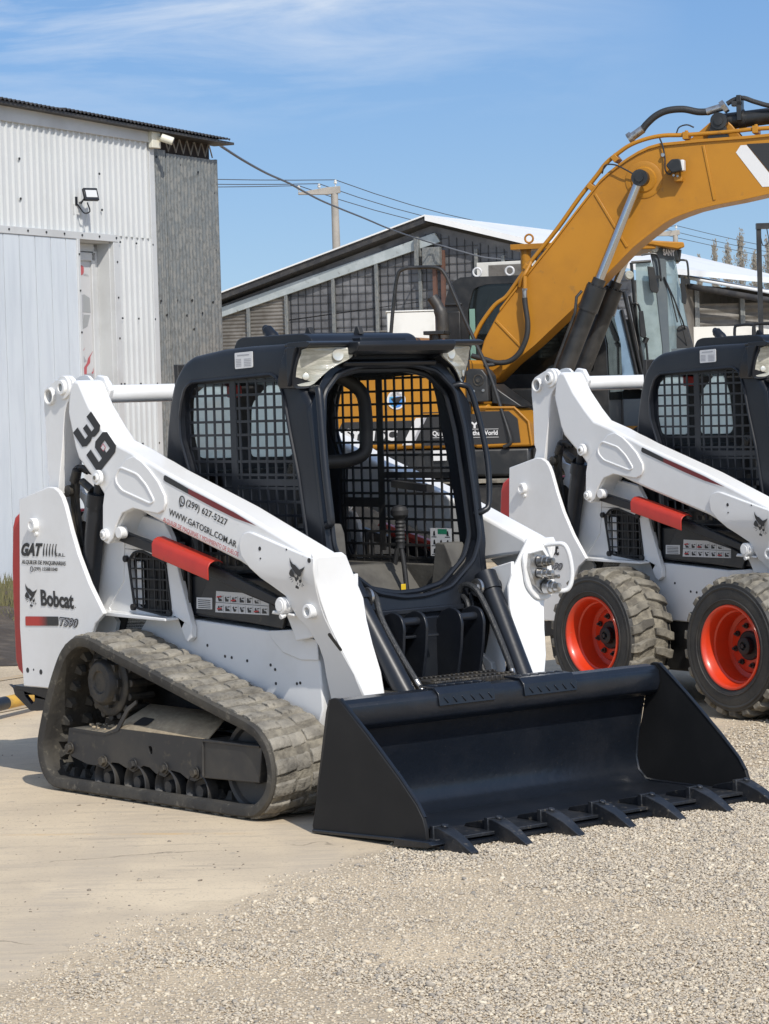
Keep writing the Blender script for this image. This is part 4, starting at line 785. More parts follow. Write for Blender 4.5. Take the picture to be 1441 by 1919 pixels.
# ------------------------------------------------------------------ ground
def gmat():
    m = bpy.data.materials.new('ground'); m.use_nodes = True; t = m.node_tree; n = t.nodes; l = t.links; b = n['Principled BSDF']; b.inputs['Roughness'].default_value = .95; b.inputs['Specular IOR Level'].default_value = .2
    g = n.new('ShaderNodeTexCoord'); P = g.outputs['Object']
    def noise(sc, det=8, ro=.6, vec=None):
        q = n.new('ShaderNodeTexNoise'); q.inputs['Scale'].default_value = sc; q.inputs['Detail'].default_value = det; q.inputs['Roughness'].default_value = ro; l.new(vec or P, q.inputs['Vector']); return q.outputs[0]
    def rng_(v, a, b_, c=0, d=1):
        q = n.new('ShaderNodeMapRange'); q.inputs['From Min'].default_value = a; q.inputs['From Max'].default_value = b_; q.inputs['To Min'].default_value = c; q.inputs['To Max'].default_value = d; l.new(v, q.inputs[0]); return q.outputs[0]
    def mixc(f, a, c):
        q = n.new('ShaderNodeMixRGB'); l.new(f, q.inputs[0])
        for i, v in ((1, a), (2, c)):
            if isinstance(v, tuple): q.inputs[i].default_value = (*v, 1)
            else: l.new(v, q.inputs[i])
        return q.outputs[0]
    def math_(op, a, c):
        q = n.new('ShaderNodeMath'); q.operation = op
        for i, v in enumerate((a, c)):
            if isinstance(v, (int, float)): q.inputs[i].default_value = v
            else: l.new(v, q.inputs[i])
        return q.outputs[0]
    # compacted sandy concrete
    st = n.new('ShaderNodeMapping'); st.inputs['Rotation'].default_value = (0, 0, R(12)); st.inputs['Scale'].default_value = (.35, 2.4, 1); l.new(P, st.inputs[0])
    slab = mixc(rng_(noise(1.3, 6), .4, .62), (.60, .495, .352), (.52, .43, .312)); slab = mixc(rng_(noise(2.2, 8, .7, st.outputs[0]), .52, .72), slab, (.46, .385, .29)); slab = mixc(rng_(noise(.7, 4), .55, .7), slab, (.66, .545, .385)); slab = mixc(rng_(noise(70, 4), .58, .70), slab, (.36, .30, .23)); slab = mixc(rng_(noise(5, 10, .75, st.outputs[0]), .56, .66), slab, (.40, .335, .255)); slab = mixc(rng_(noise(14, 8, .7), .60, .68), slab, (.40, .34, .265))
    # gravel
    v = n.new('ShaderNodeTexVoronoi'); v.inputs['Scale'].default_value = 75; l.new(P, v.inputs['Vector'])
    gr = mixc(rng_(v.outputs['Distance'], .1, .6), (.54, .445, .315), (.38, .31, .22)); hs = n.new('ShaderNodeSeparateColor'); l.new(v.outputs['Color'], hs.inputs[0]); gr = mixc(rng_(hs.outputs[0], .2, 1), gr, (.51, .415, .295)); gr = mixc(rng_(noise(1.1, 5), .45, .62), gr, (.57, .465, .325))
    s = n.new('ShaderNodeSeparateXYZ'); l.new(P, s.inputs[0])
    line = math_('SUBTRACT', s.outputs[0], math_('ADD', math_('MULTIPLY', math_('SUBTRACT', s.outputs[1], 10.93), .472), .16))
    edge = math_('ADD', line, math_('MULTIPLY', math_('SUBTRACT', noise(3.2, 8, .7), .5), .75))
    far = rng_(s.outputs[1], 16.4, 17.2)
    f = math_('MAXIMUM', rng_(edge, -.09, .10), far)
    wv = n.new('ShaderNodeTexWave'); wv.inputs['Scale'].default_value = .42; wv.inputs['Distortion'].default_value = 5; wv.inputs['Detail'].default_value = 4; wv.inputs['Detail Scale'].default_value = .5; l.new(P, wv.inputs['Vector'])
    slab = mixc(math_('MULTIPLY', rng_(wv.outputs[1] if len(wv.outputs) > 1 else wv.outputs[0], .72, .95), rng_(noise(9, 8, .75, st.outputs[0]), .40, .62)), slab, (.47, .395, .30))
    ln = rng_(math_('ABSOLUTE', math_('SUBTRACT', math_('ADD', s.outputs[1], math_('MULTIPLY', s.outputs[0], .155)), 10.93), 0), .035, .012)
    lm_ = math_('MULTIPLY', math_('MULTIPLY', ln, rng_(noise(6, 8, .7), .40, .62)), math_('MULTIPLY', rng_(s.outputs[0], -1.75, -1.3), rng_(s.outputs[0], -.50, -.72)))
    slab = mixc(math_('MULTIPLY', lm_, .6), slab, (.60, .40, .19))
    vc = n.new('ShaderNodeTexVoronoi'); vc.feature = 'DISTANCE_TO_EDGE'; vc.inputs['Scale'].default_value = .55; dn = n.new('ShaderNodeVectorMath'); dn.operation = 'ADD'; nc = n.new('ShaderNodeTexNoise'); nc.inputs['Scale'].default_value = 4; nc.inputs['Detail'].default_value = 6; l.new(P, nc.inputs['Vector']); sc3 = n.new('ShaderNodeVectorMath'); sc3.operation = 'SCALE'; sc3.inputs['Scale'].default_value = .35; l.new(nc.outputs['Color'], sc3.inputs[0]); l.new(P, dn.inputs[0]); l.new(sc3.outputs[0], dn.inputs[1]); l.new(dn.outputs[0], vc.inputs['Vector'])
    slab = mixc(math_('MULTIPLY', rng_(vc.outputs['Distance'], .006, .002), rng_(noise(2.3, 3), .52, .56)), slab, (.33, .275, .205))
    l.new(mixc(f, slab, gr), b.inputs['Base Color'])
    h = math_('ADD', math_('MULTIPLY', v.outputs['Distance'], f), math_('MULTIPLY', noise(45, 8, .7), .5)); bp = n.new('ShaderNodeBump'); bp.inputs['Distance'].default_value = .008; bp.inputs['Strength'].default_value = .8; l.new(h, bp.inputs['Height']); l.new(bp.outputs[0], b.inputs['Normal'])
    return m
b = MB(); b.add([(-300,-20,0),(300,-20,0),(300,600,0),(-300,600,0)], [(0,1,2,3)]); g = b.build('ground', gmat(), smooth=False); tag(g, kind='structure')
def bline(y): return .16 + .472 * (y - 10.93)
# gravel as real pebbles
def pebbles(name, pts, sizes, m, rs):
    t = (1 + 5**.5) / 2; iv = np.array([(-1,t,0),(1,t,0),(-1,-t,0),(1,-t,0),(0,-1,t),(0,1,t),(0,-1,-t),(0,1,-t),(t,0,-1),(t,0,1),(-t,0,-1),(-t,0,1)], float); iv /= np.linalg.norm(iv[0])
    it = np.array([(0,11,5),(0,5,1),(0,1,7),(0,7,10),(0,10,11),(1,5,9),(5,11,4),(11,10,2),(10,7,6),(7,1,8),(3,9,4),(3,4,2),(3,2,6),(3,6,8),(3,8,9),(4,9,5),(2,4,11),(6,2,10),(8,6,7),(9,8,1)])
    n_ = len(pts); sc = sizes[:, None] * rs.uniform([.75,.55,.38], [1.25,.95,.65], (n_, 3)); a = rs.uniform(0, 2*pi, n_); tl = rs.uniform(-.35, .35, (n_, 2))
    V = iv[None] * (1 + rs.uniform(-.16, .16, (n_, 12, 1))) * sc[:, None]
    V[..., 2] += V[..., 0]*tl[:, None, 0] + V[..., 1]*tl[:, None, 1]
    ca, sa = np.cos(a)[:, None], np.sin(a)[:, None]; X = V[..., 0]*ca - V[..., 1]*sa; Y = V[..., 0]*sa + V[..., 1]*ca
    V = np.stack([X + pts[:, None, 0], Y + pts[:, None, 1], V[..., 2] + pts[:, None, 2] + sc[:, None, 2]*.30], -1).reshape(-1, 3)
    F = (it[None] + 12*np.arange(n_)[:, None, None]).reshape(-1)
    me = bpy.data.meshes.new(name); me.vertices.add(len(V)); me.vertices.foreach_set('co', V.astype(np.float32).ravel()); nf = n_*20
    me.loops.add(nf*3); me.loops.foreach_set('vertex_index', F.astype(np.int32)); me.polygons.add(nf); me.polygons.foreach_set('loop_start', np.arange(nf, dtype=np.int32)*3); me.polygons.foreach_set('use_smooth', np.ones(nf, bool)); me.update(calc_edges=True)
    at_ = me.attributes.new('tone', 'FLOAT', 'FACE'); at_.data.foreach_set('value', np.repeat(rs.uniform(0, 1, n_), 20).astype(np.float32))
    me.materials.append(m); o = bpy.data.objects.new(name, me); COL.objects.link(o); return o
pm = bpy.data.materials.new('pebble'); pm.use_nodes = True; t = pm.node_tree; at_ = t.nodes.new('ShaderNodeAttribute'); at_.attribute_name = 'tone'; rp = t.nodes.new('ShaderNodeValToRGB')
E_ = rp.color_ramp; E_.elements[0].color = (.23, .21, .185, 1); E_.elements[1].color = (.68, .60, .46, 1); e = E_.elements.new(.15); e.color = (.40, .35, .28, 1); e = E_.elements.new(.8); e.color = (.54, .46, .345, 1)
t.links.new(at_.outputs['Fac'], rp.inputs[0]); t.links.new(rp.outputs[0], t.nodes['Principled BSDF'].inputs['Base Color']); t.nodes['Principled BSDF'].inputs['Roughness'].default_value = .9
def scatter(n_, y0, y1, smin, smax, rs, cond):
    y = np.sqrt(rs.uniform(y0*y0, y1*y1, n_)); x = rs.uniform(-.16, .16, n_) * y; keep = cond(x, y, rs); x, y = x[keep], y[keep]
    return np.stack([x, y, np.clip(cover(x, y)-.4, 0, 1)*rs.uniform(0, .008, len(x))], -1), rs.uniform(smin, smax, len(x)) * rs.choice([.8, .9, 1, 1.15, 1.9], len(x), p=[.3, .3, .25, .12, .03])
_G = np.random.default_rng(11).uniform(0, 1, (64, 64))
def vnoise(x, y, f):
    u, v = x*f + 31.7, y*f*.62 + 7.3; i, j = np.floor(u).astype(int), np.floor(v).astype(int); a, c = u-i, v-j; a = a*a*(3-2*a); c = c*c*(3-2*c)
    g = lambda p, q: _G[p % 64, q % 64]
    return (g(i, j)*(1-a)+g(i+1, j)*a)*(1-c) + (g(i, j+1)*(1-a)+g(i+1, j+1)*a)*c
def cover(x, y):
    d = x - bline(y) + .34*(vnoise(x, y, 3)-.5) + .2*(vnoise(x, y, 9)-.5)
    n_ = .5*vnoise(x, y, 1.6) + .3*vnoise(x, y, 4.1) + .2*vnoise(x, y, 11); right = np.clip((x-.4)/1.2, 0, 1)*.25
    return np.clip((d + .12) / .42, 0, 1) * np.clip((n_ - .27 + right)*3.6, .32, 1)
def dens(x, y, rs): return rs.uniform(0, 1, len(x)) < cover(x, y)
rs = np.random.default_rng(3)
P1, S1 = scatter(250000, 7.2, 12.5, .0034, .0070, rs, dens)
P2, S2 = scatter(110000, 12.0, 20.5, .0048, .0092, rs, dens)
PB, SB = scatter(260, 7.3, 14, .010, .017, rs, dens)
gv = pebbles('gravel', np.vstack([P1, P2, PB]), np.concatenate([S1, S2, SB]), pm, rs); tag(gv, 'loose beige and grey river gravel spread over the yard', 'gravel', kind='stuff')
def sparse(x, y, rs): return (rs.uniform(0, 1, len(x)) < .5)
P3_, S3 = scatter(1500, 7.4, 15.5, .0022, .0065, rs, lambda x, y, rs: (x < bline(y) + .15) & (rs.uniform(0, 1, len(x)) < .25 + .75*(vnoise(x, y, 2.3) > .6)))
lp = pebbles('loose_stones', P3_, S3, mat('crumb', (.17, .145, .115), .95, c2=(.34, .29, .22), nscale=3), rs); tag(lp, 'scattered pebbles lying on the sandy slab', 'stones', kind='stuff')
# faint painted line, leftover kerb line
FADE = mat('faded_yellow', (.44, .30, .14), .9, c2=(.40, .335, .25), nscale=5, lo=.38, hi=.58, stretch=(1, 6, 1))
b = MB(); b.add([(-2.9,14.2,.004),(-1.55,16.9,.004),(-1.60,17.0,.004),(-2.98,14.3,.004)], [(0,1,2,3)]); b.add([(-3.4,15.9,.004),(-1.9,18.4,.004),(-1.97,18.5,.004),(-3.5,16.05,.004)], [(0,1,2,3)])
o = b.build('painted_line', FADE, smooth=False); tag(o, kind='structure')
# dark soil, dry grass by the building
b = MB(); rr = random.Random(4); nx, ny = 40, 40; vs = []
for j in range(ny+1):
    for i in range(nx+1):
        x = -9 + 6.6*i/nx; y = 18.6 + 8.0*j/ny; e = min(i, nx-i, j, ny-j) / 4
        vs.append((x, y, .004 if e == 0 else min(e, 1)*(.05 + .09*rr.random()) + .01))
b.add(vs, [(j*(nx+1)+i, j*(nx+1)+i+1, (j+1)*(nx+1)+i+1, (j+1)*(nx+1)+i) for j in range(ny) for i in range(nx)]); so_ = b.build('soil_bed', SOIL); tag(so_, 'dark turned soil beside the white workshop', 'soil', kind='stuff')
b = MB()
for k in range(9000):
    x = rr.uniform(-5.2, -2.6); y = rr.uniform(21.8, 25.8); h = rr.uniform(.05, .20) * (1 if y > 22.5 else .5); dx = rr.uniform(-.06, .06); dy = rr.uniform(-.05, .05); z0 = .05
    b.add([(x-.006, y, z0), (x+.006, y, z0), (x+dx, y+dy, z0+h)], [(0,1,2)])
o = b.build('dry_grass', DRYG, smooth=False); tag(o, 'dry yellow-green grass tufts at the foot of the workshop', 'grass', kind='stuff')
# striped barrier pipe on the ground
d = Vector((.16, .44, 0)).normalized(); p0 = Vector((-2.07, 15.45, .085))
yp = empty('barrier_pipe', 'yellow and black barrier pipe lying behind the tracked loader', 'barrier', p0)
b = MB(); b.cyl(-d*.03, d*1.7, .036, n=20); b.build('pipe', YPIPE, yp); b = MB(); b.cyl(-d*.9, -d*.029, .0365, n=20); b.build('black_band', BLACK, yp)
b = MB(); b.box((.35,.9,-.083),(.45,1.0,-.03)); b.build('foot', YPIPE, yp)

# ------------------------------------------------------------------ workshop (left)
WS = empty('workshop', 'white corrugated metal workshop with grey galvanised end and dark roof edge', 'workshop', (-3.53876, 26.14499, 0), R(66))
def ribbed(mb, x0, x1, z0, z1, y, pitch, depth, kind='trap', horiz=False):
    """corrugated sheet facing -y; ribs run vertically (or horizontally)"""
    a0, a1 = (z0, z1) if horiz else (x0, x1); pr = []; a = a0
    tmpl = ((0,0),(.18,0),(.26,1),(.42,1),(.50,0)) if kind == 'trap' else tuple((k/6, .5-.5*cos(2*pi*k/6)) for k in range(6))
    while a < a1:
        for t_, h in tmpl:
            q = a + t_*pitch
            if q < a1: pr.append((q, h*depth))
        a += pitch
    pr.append((a1, 0)); n_ = len(pr); vs = []
    for q, h in pr:
        if horiz: vs += [(x0, y-h, q), (x1, y-h, q)]
        else: vs += [(q, y-h, z0), (q, y-h, z1)]
    mb.add(vs, [(2*i, 2*i+2, 2*i+3, 2*i+1) for i in range(n_-1)]); return mb
b = MB(); ribbed(b, -7.0, 3.08, 3.36, 4.335, 0, .111, .020); ribbed(b, 2.36, 3.08, .0, 3.36, 0, .111, .020); wl = b.build('wall', WALLW, WS, ang=25)
b = MB(); b.box((-7,.03,3.3),(3.17,.15,4.4)); b.box((2.30,.03,0),(3.2,.15,3.3)); b.box((-7,.15,0),(-6.9,8,4.4)); b.box((-7,7.9,0),(4.6,8,4.4)); b.box((4.50,.25,0),(4.60,8,4.3)); b.build('wall_core', WALLW, WS)
b = MB(); b.box((3.075,-.026,0),(3.175,.03,4.33)); b.build('corner_flashing', TRIMM, WS, .003)
b = MB(); b.prism([(-7.0,4.34),(-7.0,4.58),(3.17,4.452),(3.17,4.325)], -.035, .03); b.build('fascia', TRIMM, WS, .003)
b = MB(); b.box((-7,-.05,3.295),(2.33,.03,3.365)); b.box((2.25,-.045,0),(2.36,.02,3.30)); b.box((1.525,-.055,0),(1.575,.03,3.296)); b.build('trim', TRIMM, WS, .003)
b = MB()
for k in range(-22, 6):
    x0 = .195 + .2835*k
    if x0 < 1.53: b.box((x0+.007,-.040,.06),(min(x0+.2765,1.524),-.012,3.293))
b.box((-7,.0,.06),(1.53,.02,3.29)); b.build('boarding', BLUEP, WS)
b = MB(); b.box((-7,-.045,.0),(1.53,.03,.055)); b.build('base_rail', mat('tan_timber', (.35,.25,.12), .8), WS)
b = MB()
for x in [k*.335 - .05 for k in range(-10, 8)]: b.cyl((x,-.058,3.335),(x,-.05,3.335),.011,n=8)
for x, z in ((.56,4.0),(.56,3.63),(2.05,3.95),(2.08,3.60)): b.cyl((x,-.028,z),(x,-.018,z),.012,n=8)
for z in (3.1,2.75,2.35,1.9,1.5,1.1): b.cyl((2.31,-.052,z),(2.31,-.044,z),.010,n=8); b.cyl((1.55,-.062,z+.05),(1.55,-.054,z+.05),.010,n=8)
for z in (3.30,2.55,1.9,1.3):
    for x in (2.42,2.75,3.09): b.cyl((x,-.03,z),(x,-.02,z),.010,n=8)
b.build('screw', INK, WS)
# door recess
b = MB(); b.box((2.235,.0,0),(2.25,.185,3.295)); b.box((1.55,.0,3.28),(2.25,.185,3.295)); b.build('door_reveal', TRIMM, WS, .002)
b = MB(); b.box((2.165,.135,0),(2.235,.185,3.28)); b.box((1.55,.135,3.20),(2.235,.185,3.28)); b.box((2.09,.115,0),(2.16,.17,3.19)); b.box((1.55,.115,3.11),(2.16,.17,3.19))
dr = b.build('door', TRIMM, WS, .006)
POST = mat('poster_white', (.50, .50, .50), .5)
b = MB(); b.box((1.50,.140,0),(2.10,.146,3.11)); b.build('door_panel', POST, dr)
def dq(pts): return [(1.81+(x-85)/6.85/96*1.0, 3.24-(440+y/6.85-460)/195*1.0) for x, y in pts]
yy = .137
b = MB(); flat(b, [dq([(60,375),(110,375),(110,392),(100,395),(96,470),(84,470),(84,395),(60,392)])], yy); flat(b, [dq([(60,775),(165,755),(165,985),(60,975)]), dq([(60,985),(165,1000),(160,1040),(120,1215),(60,1150)]), dq([(110,1530),(150,1550),(185,1620),(128,1650)]), dq([(125,1790),(265,1775),(300,1800),(300,1900),(125,1900)])], yy)
write(b, 'S.R.L.', *[(p[0], yy, p[1]) for p in dq([(184,478),(248,482),(184,506)])], .02); b.build('door_lettering', INKG, dr)
b = MB(); flat(b, [dq([(165,760),(178,748),(252,795),(258,985),(165,980)]), dq([(170,1015),(250,1015),(212,1165),(125,1215)])], yy); b.build('door_picture', mat('pale_grey', (.30,.31,.31), .5), dr)
b = MB(); flat(b, [r2(dq([(112,390),(135,372),(165,372),(186,395),(186,470),(165,500),(135,500),(112,475)]), .02), dq([(275,1480),(235,1560),(228,1640),(185,1700),(180,1790),(135,1790),(150,1700),(185,1650),(205,1580)]), dq([(300,1665),(270,1700),(262,1750),(240,1775),(262,1785),(275,1740)]), dq([(175,1440),(150,1480),(125,1545),(125,1500)])], yy-.001); b.build('door_lettering', mat('faded_red', (.42,.09,.10), .5), dr)
# grey end
b = MB(); ribbed(b, 3.20, 3.52, 0, 4.28, .03, .052, .012, 'sin'); ribbed(b, 3.52, 4.65, 0, 4.25, .025, .076, .018, 'sin'); ge = b.build('galvanised_end', GALV, WS, ang=60)
b = MB(); b.box((3.18,.045,0),(4.64,.10,4.22)); b.box((4.625,.02,0),(4.66,.20,4.26)); b.box((3.495,.012,0),(3.525,.022,4.2)); b.build('end_core', GALV, WS, .002)
b = MB(); b.box((4.20,.012,2.02),(4.235,.016,2.11))
for x, z in ((3.3,2.74),(3.42,2.6),(3.65,2.75),(3.98,2.76),(4.2,2.63),(4.45,2.75),(3.85,2.6),(4.0,2.46),(4.55,3.9),(4.55,3.3),(3.3,4.2),(3.8,4.15),(4.2,4.1)): b.cyl((x,.008,z),(x,.016,z),.013,n=8)
b.build('screw', INK, WS)
b = MB(); xs = [3.56 + .082*k for k in range(14)]
b.tube([(x,.06,4.28 if k % 2 else 4.43) for k, x in enumerate(xs)], .008, 6); b.box((3.2,.05,4.425),(4.66,.07,4.44)); b.build('roof_truss', CONC, WS)
b = MB(); b.box((3.17,.10,4.2),(4.63,.16,4.44)); b.build('roof_space_shade', mat('roof_shade_brown', (.035,.022,.016), .8), WS)  # dark box painted as the shade of the roof interior behind the truss
b = MB(); vs = []; n_ = int(11.93/.0127)
for i in range(n_+1):
    x = -7.3 + i*.0127; z = 4.60 - (x+7)*.0126 + .010*cos(2*pi*x/.076) + (.01 if x > 1.2 else 0)
    vs += [(x,-.16,z), (x,3,z+.25), (x,-.16,z-.012)]
b.add(vs, [(3*i,3*i+3,3*i+4,3*i+1) for i in range(n_)] + [(3*i,3*i+2,3*i+5,3*i+3) for i in range(n_)]); b.build('roof', ROOFD, WS, ang=70)
b = MB(); b.prism([(-7.2,4.56),(-7.2,4.585),(4.75,4.436),(4.75,4.41)], -.14, .10); b.build('roof_batten', ROOFD, WS)
# camera and floodlight on the wall
sc = empty('security_camera', 'cream bullet security camera on the white workshop corner', 'camera', WS.matrix_basis @ Vector((0,0,0)))
sc.location = Vector((-3.53876+cos(R(66))*3.18+sin(R(66))*.05, 26.14499+sin(R(66))*3.18-cos(R(66))*.05, 4.36)); sc.rotation_euler = (0,0,R(66))
CREAM = mat('cream_plastic', (.66,.64,.54), .4)
b = MB(); b.box((-.13,-.03,-.09),(.05,.02,.09)); b.build('mount_box', CREAM, sc, .008); b = MB(); b.cyl((.03,-.02,.01),(.03,-.07,.01),.028); b.build('bracket', CREAM, sc)
b = MB(); b.cyl((.0,-.06,.02),(.05,-.17,-.025),.040,n=24); cb = b.build('housing', CREAM, sc, .006); b = MB(); b.cyl((.05,-.17,-.025),(.052,-.175,-.027),.028,n=20); b.build('lens', INNER, sc)
fl = empty('floodlight', 'small black led floodlight bracketed to the ribbed white wall', 'floodlight', (-3.53876+cos(R(66))*1.60+sin(R(66))*.10, 26.14499+sin(R(66))*1.60-cos(R(66))*.10, 3.66), R(66)-R(32))
fl.scale = (.84, .84, .84)
b = MB(); Rm = Matrix.Rotation(R(-20), 3, 'X'); b.box((-.02,-.075,-.02),(.16,-.03,.13), Rm, (0,0,0)); hb = b.build('lamp_body', BLACK, fl, .006)
b = MB(); b.box((.0,-.079,.012),(.14,-.0755,.10), Rm, (0,0,0)); b.build('lamp_glass', mat('lamp_glass', (.55,.56,.56), .15, coat=.5), fl)
b = MB(); b.tube([(-.03,.05,-.02),(-.05,-.02,-.03),(-.02,-.04,.02)], .010, 8); b.box((-.08,.06,-.05),(-.05,.10,.05)); b.tube(crv([(.03,-.02,-.02),(.06,-.02,-.12),(.0,.0,-.14),(-.04,.04,-.07),(-.06,.06,-.03)], 4), .008, 6); b.build('bracket', BLACK, fl)
b = MB(); b.box((-.10,.07,-.15),(-.02,.085,-.03)); b.build('junction_plate', TRIMM, fl)

# ------------------------------------------------------------------ shed (centre, far)
SH = empty('shed', 'grey gabled shed of rusty corrugated sheet and dark mesh panels behind the machines', 'shed', (1.11388806, 58, 0), -R(24))
def ztop(x): return 5.17 + (x*.292 if x < 0 else -x*.270)
def gable(x0, x1, z0, y, m, name, lim=0):
    b = MB(); pts = [(x0, z0)] + [(x1, z0), (x1, ztop(x1)-lim)] + ([(0, ztop(0)-lim)] if x0 < 0 < x1 else []) + [(x0, ztop(x0)-lim)]; b.prism(pts, y, y+.08); return b.build(name, m, SH)
gable(-7.4, 4.2, 3.05, .02, PANEL, 'mesh_panel')
b = MB(); ribbed(b, -7.4, 4.2, 0, 3.10, -.01, .076, .018, 'sin', True)
z = 3.10
while z < 4.3:                                     # corrugated rows left of the mesh panels
    xl = (z + .02 - 5.0) / .292; x0 = max(-7.4, xl)
    if x0 < -3.25: ribbed(b, x0, -3.25, z, z+.0759, -.01, .0759, .018, 'sin', True)
    z += .076
b.build('corrugated_wall', GALV2, SH, ang=60)
b = MB(); b.box((-7.4,.1,0),(4.2,.2,3.3)); b.box((-7.4,.1,0),(-7.3,10.8,3.0)); b.box((4.1,.1,0),(4.2,10.8,3.9)); b.build('wall_core', GALV2, SH)
b = MB(); b.prism([(-7.5,2.78),(-7.5,2.98),(.10,5.02),(.22,4.83)], -.10, -.03); b.build('rafter_flashing', FLASH, SH, .01)
b = MB()
for x in (-5.4,-4.16,-3.28,-2.2,-1.22,-.25,.98,1.56,2.3,3.2): b.box((x-.035,-.09,0),(x+.035,-.03, ztop(x)-.25))
b.build('gable_post', GALV, SH, .005)
b = MB()
for x0 in (.06,.24): b.box((x0,-.16,0),(x0+.08,-.09,4.66))
b.build('rusty_post', RUST, SH)
b = MB()
x = -3.2
while x < 4.1: b.box((x-.003,-.004,3.1),(x+.003,.012,ztop(x)-.12)); x += .17
z = 3.2
while z < 5:
    xl = max(-3.22, (z-5.0)/.292); xr = min(4.15, (5.0-z)/.27)
    if xr > xl: b.box((xl,-.006,z-.003),(xr,.010,z+.003))
    z += .17
b.build('wire_lattice', EXBLK, SH)
b = MB(); b.prism([(-7.7,2.98),(-7.7,3.10),(0,5.34),(0,5.22)], -.30, 11); b.build('roof', ROOFD, SH)
b = MB(); b.prism([(-7.7,3.11),(-7.7,3.14),(0,5.38),(0,5.35)], -.34, 11); b.prism([(0,5.26),(0,5.38),(4.5,4.167),(4.5,4.047)], -.34, 11); b.build('roof_sheet', ROOFW, SH)
b = MB(); b.box((-.10,-.30,4.35),(.28,-.16,4.72)); b.box((-.32,-.2,4.30),(-.22,-.1,4.95)); b.build('meter_box', GALV, SH, .01)
ac = empty('air_conditioner', 'boxy off-white cooling unit on the shed wall beyond the black cab', 'air conditioner', Vector((1.11388806+cos(R(24))*1.1, 58-sin(R(24))*1.1, 4.0)), -R(24))
b = MB(); b.box((0,-.35,0),(1.2,-.05,.36)); cbn = b.build('cabinet', OFFW, ac, .01); b = MB(); b.box((.26,-.36,.02),(1.15,-.352,.30))
for k in range(12): b.box((.27,-.366,.035+.022*k),(1.14,-.360,.043+.022*k))
b.build('dark_grille', GALV2, ac)
ob = empty('white_tank', 'plain white block standing in front of the grey shed', 'block', (.14, 50, 0)); b = MB(); b.box((0.0,0,0),(.84,1.2,3.20)); b.build('tank_body', OFFW, ob, .02)
b = MB(); b.box((-.02,-.02,3.20),(.86,1.22,3.225)); b.build('lid', OFFW, ob, .01)
# right shed
S2_ = empty('white_roof_shed', 'low shed with bright white roof behind the yellow machine on the right', 'shed', (6.3, 60, 0), R(12))
b = MB(); ribbed(b, .05, 12, 1.5, 3.5, 0, .15, .03, 'sin', True); b.build('corrugated_wall', GALV2, S2_, ang=60)
b = MB(); b.box((.05,-.12,0),(12,-.035,3.02)); b.box((.05,.05,0),(.15,9,3.6)); b.box((11.9,.1,0),(12,9,1.6)); b.build('masonry_wall', OFFW, S2_)
def roofz(x): return 4.02 - .20*x
b = MB()
b.add([(0,-.5,roofz(0)-.02),(12,-.5,1.75),(12,9,2.75),(0,9,roofz(0)+1.02)], [(0,1,2,3)]); ro = b.build('roof', ROOFW, S2_); sm = ro.modifiers.new('solid', 'SOLIDIFY'); sm.thickness = .06
b = MB(); b.add([(0,-.52,roofz(0)-.10),(12,-.52,1.67),(12,-.52,1.55),(0,-.52,roofz(0)-.22)], [(0,1,2,3)]); fb = b.build('eave_beam', ROOFD, S2_); sm = fb.modifiers.new('solid', 'SOLIDIFY'); sm.thickness = .1
b = MB()
for x in (.35,1.35,2.3,3.3): b.box((x-.05,-.1,0),(x+.05,-.02,3.95-.2*x))
b.build('wall_post', GALV, S2_)
# poles and wires
def pole(loc, top, arm, label):
    t_ = empty('utility_pole', label, 'pole', loc, 0, 'concrete utility poles')
    b = MB(); b.cyl((0,0,0),(-.06,0,top),.17,.105,n=16); b.build('shaft', CONC, t_)
    b = MB(); b.prism([(.12,top+.0),(.12,top+.20),(-.3,top+.17),(arm,top+.04),(arm,top-.02),(-.25,top-.04)], -.10, .10); b.build('crossarm', CONC, t_, .01)
    ins = [(arm+.02,.12),(arm*.45,.16),(-.02,.26)]
    for x, h in ins:
        b = MB(); b.cyl((x,0,top+.05),(x,0,top+h+.06),.015,n=8); b.lathe([(0,0),(0,.05),(.04,.055),(.06,.03),(.08,.045),(.11,.02),(.11,0)], (x,0,top+h+.02), (0,0,1), 12); b.build('insulator', OFFW, t_)
    return [Vector(loc) + Vector((x,0,top+h+.13)) for x, h in ins]
i1 = pole((-1.15, 85, 0), 7.85, -1.13, 'tall concrete utility pole with tapered crossarm above the grey shed')
i2 = pole((12.55, 120, 0), 8.25, -1.4, 'short-looking concrete utility pole seen under the yellow boom')
def wire(name, pts, r, label, grp=None, m=None):
    b = MB(); b.tube(pts, r, 6); o = b.build(name, m or WIRE); tag(o, label, 'cable', grp); return o
for k, (a, c) in enumerate(zip(i1, i2)):
    l_ = a + Vector((-14, -6, .55+.1*k)); pts = []
    for p, q, sg in ((l_, a, .25), (a, c, .85), (c, c + Vector((20, 25, -1.5)), .5)):
        for j in range(12): t_ = j/12; pts.append(p.lerp(q, t_) + Vector((0,0,-4*sg*t_*(1-t_))))
    wire('power_line', pts, .012, ('lowest thin power line from the end of the crossarm', 'middle thin power line on the pole crossarm', 'highest thin power line over the pole top')[k], 'thin power lines between the poles')
CABLE = [(-1.634, 30.6, 4.423), (-1.532, 33.475, 4.509), (-1.372, 36.556, 4.594), (-1.187, 39.295, 4.678), (-1.04, 41.143, 4.7), (-0.835, 43.402, 4.719), (-0.55, 46.141, 4.758), (-0.18, 49.222, 4.789), (0.192, 51.96, 4.788), (0.561, 54.425, 4.795), (1.034, 57.3, 4.804), (1.351, 57.3, 4.706), (1.706, 57.3, 4.593), (2.176, 57.3, 4.462), (2.856, 57.3, 4.386)]
wire('service_cable', crv(CABLE, 4), .015, 'thick sagging grey cable from the workshop roof down to the grey shed', None, mat('cable_grey', (.10,.11,.13), .6))
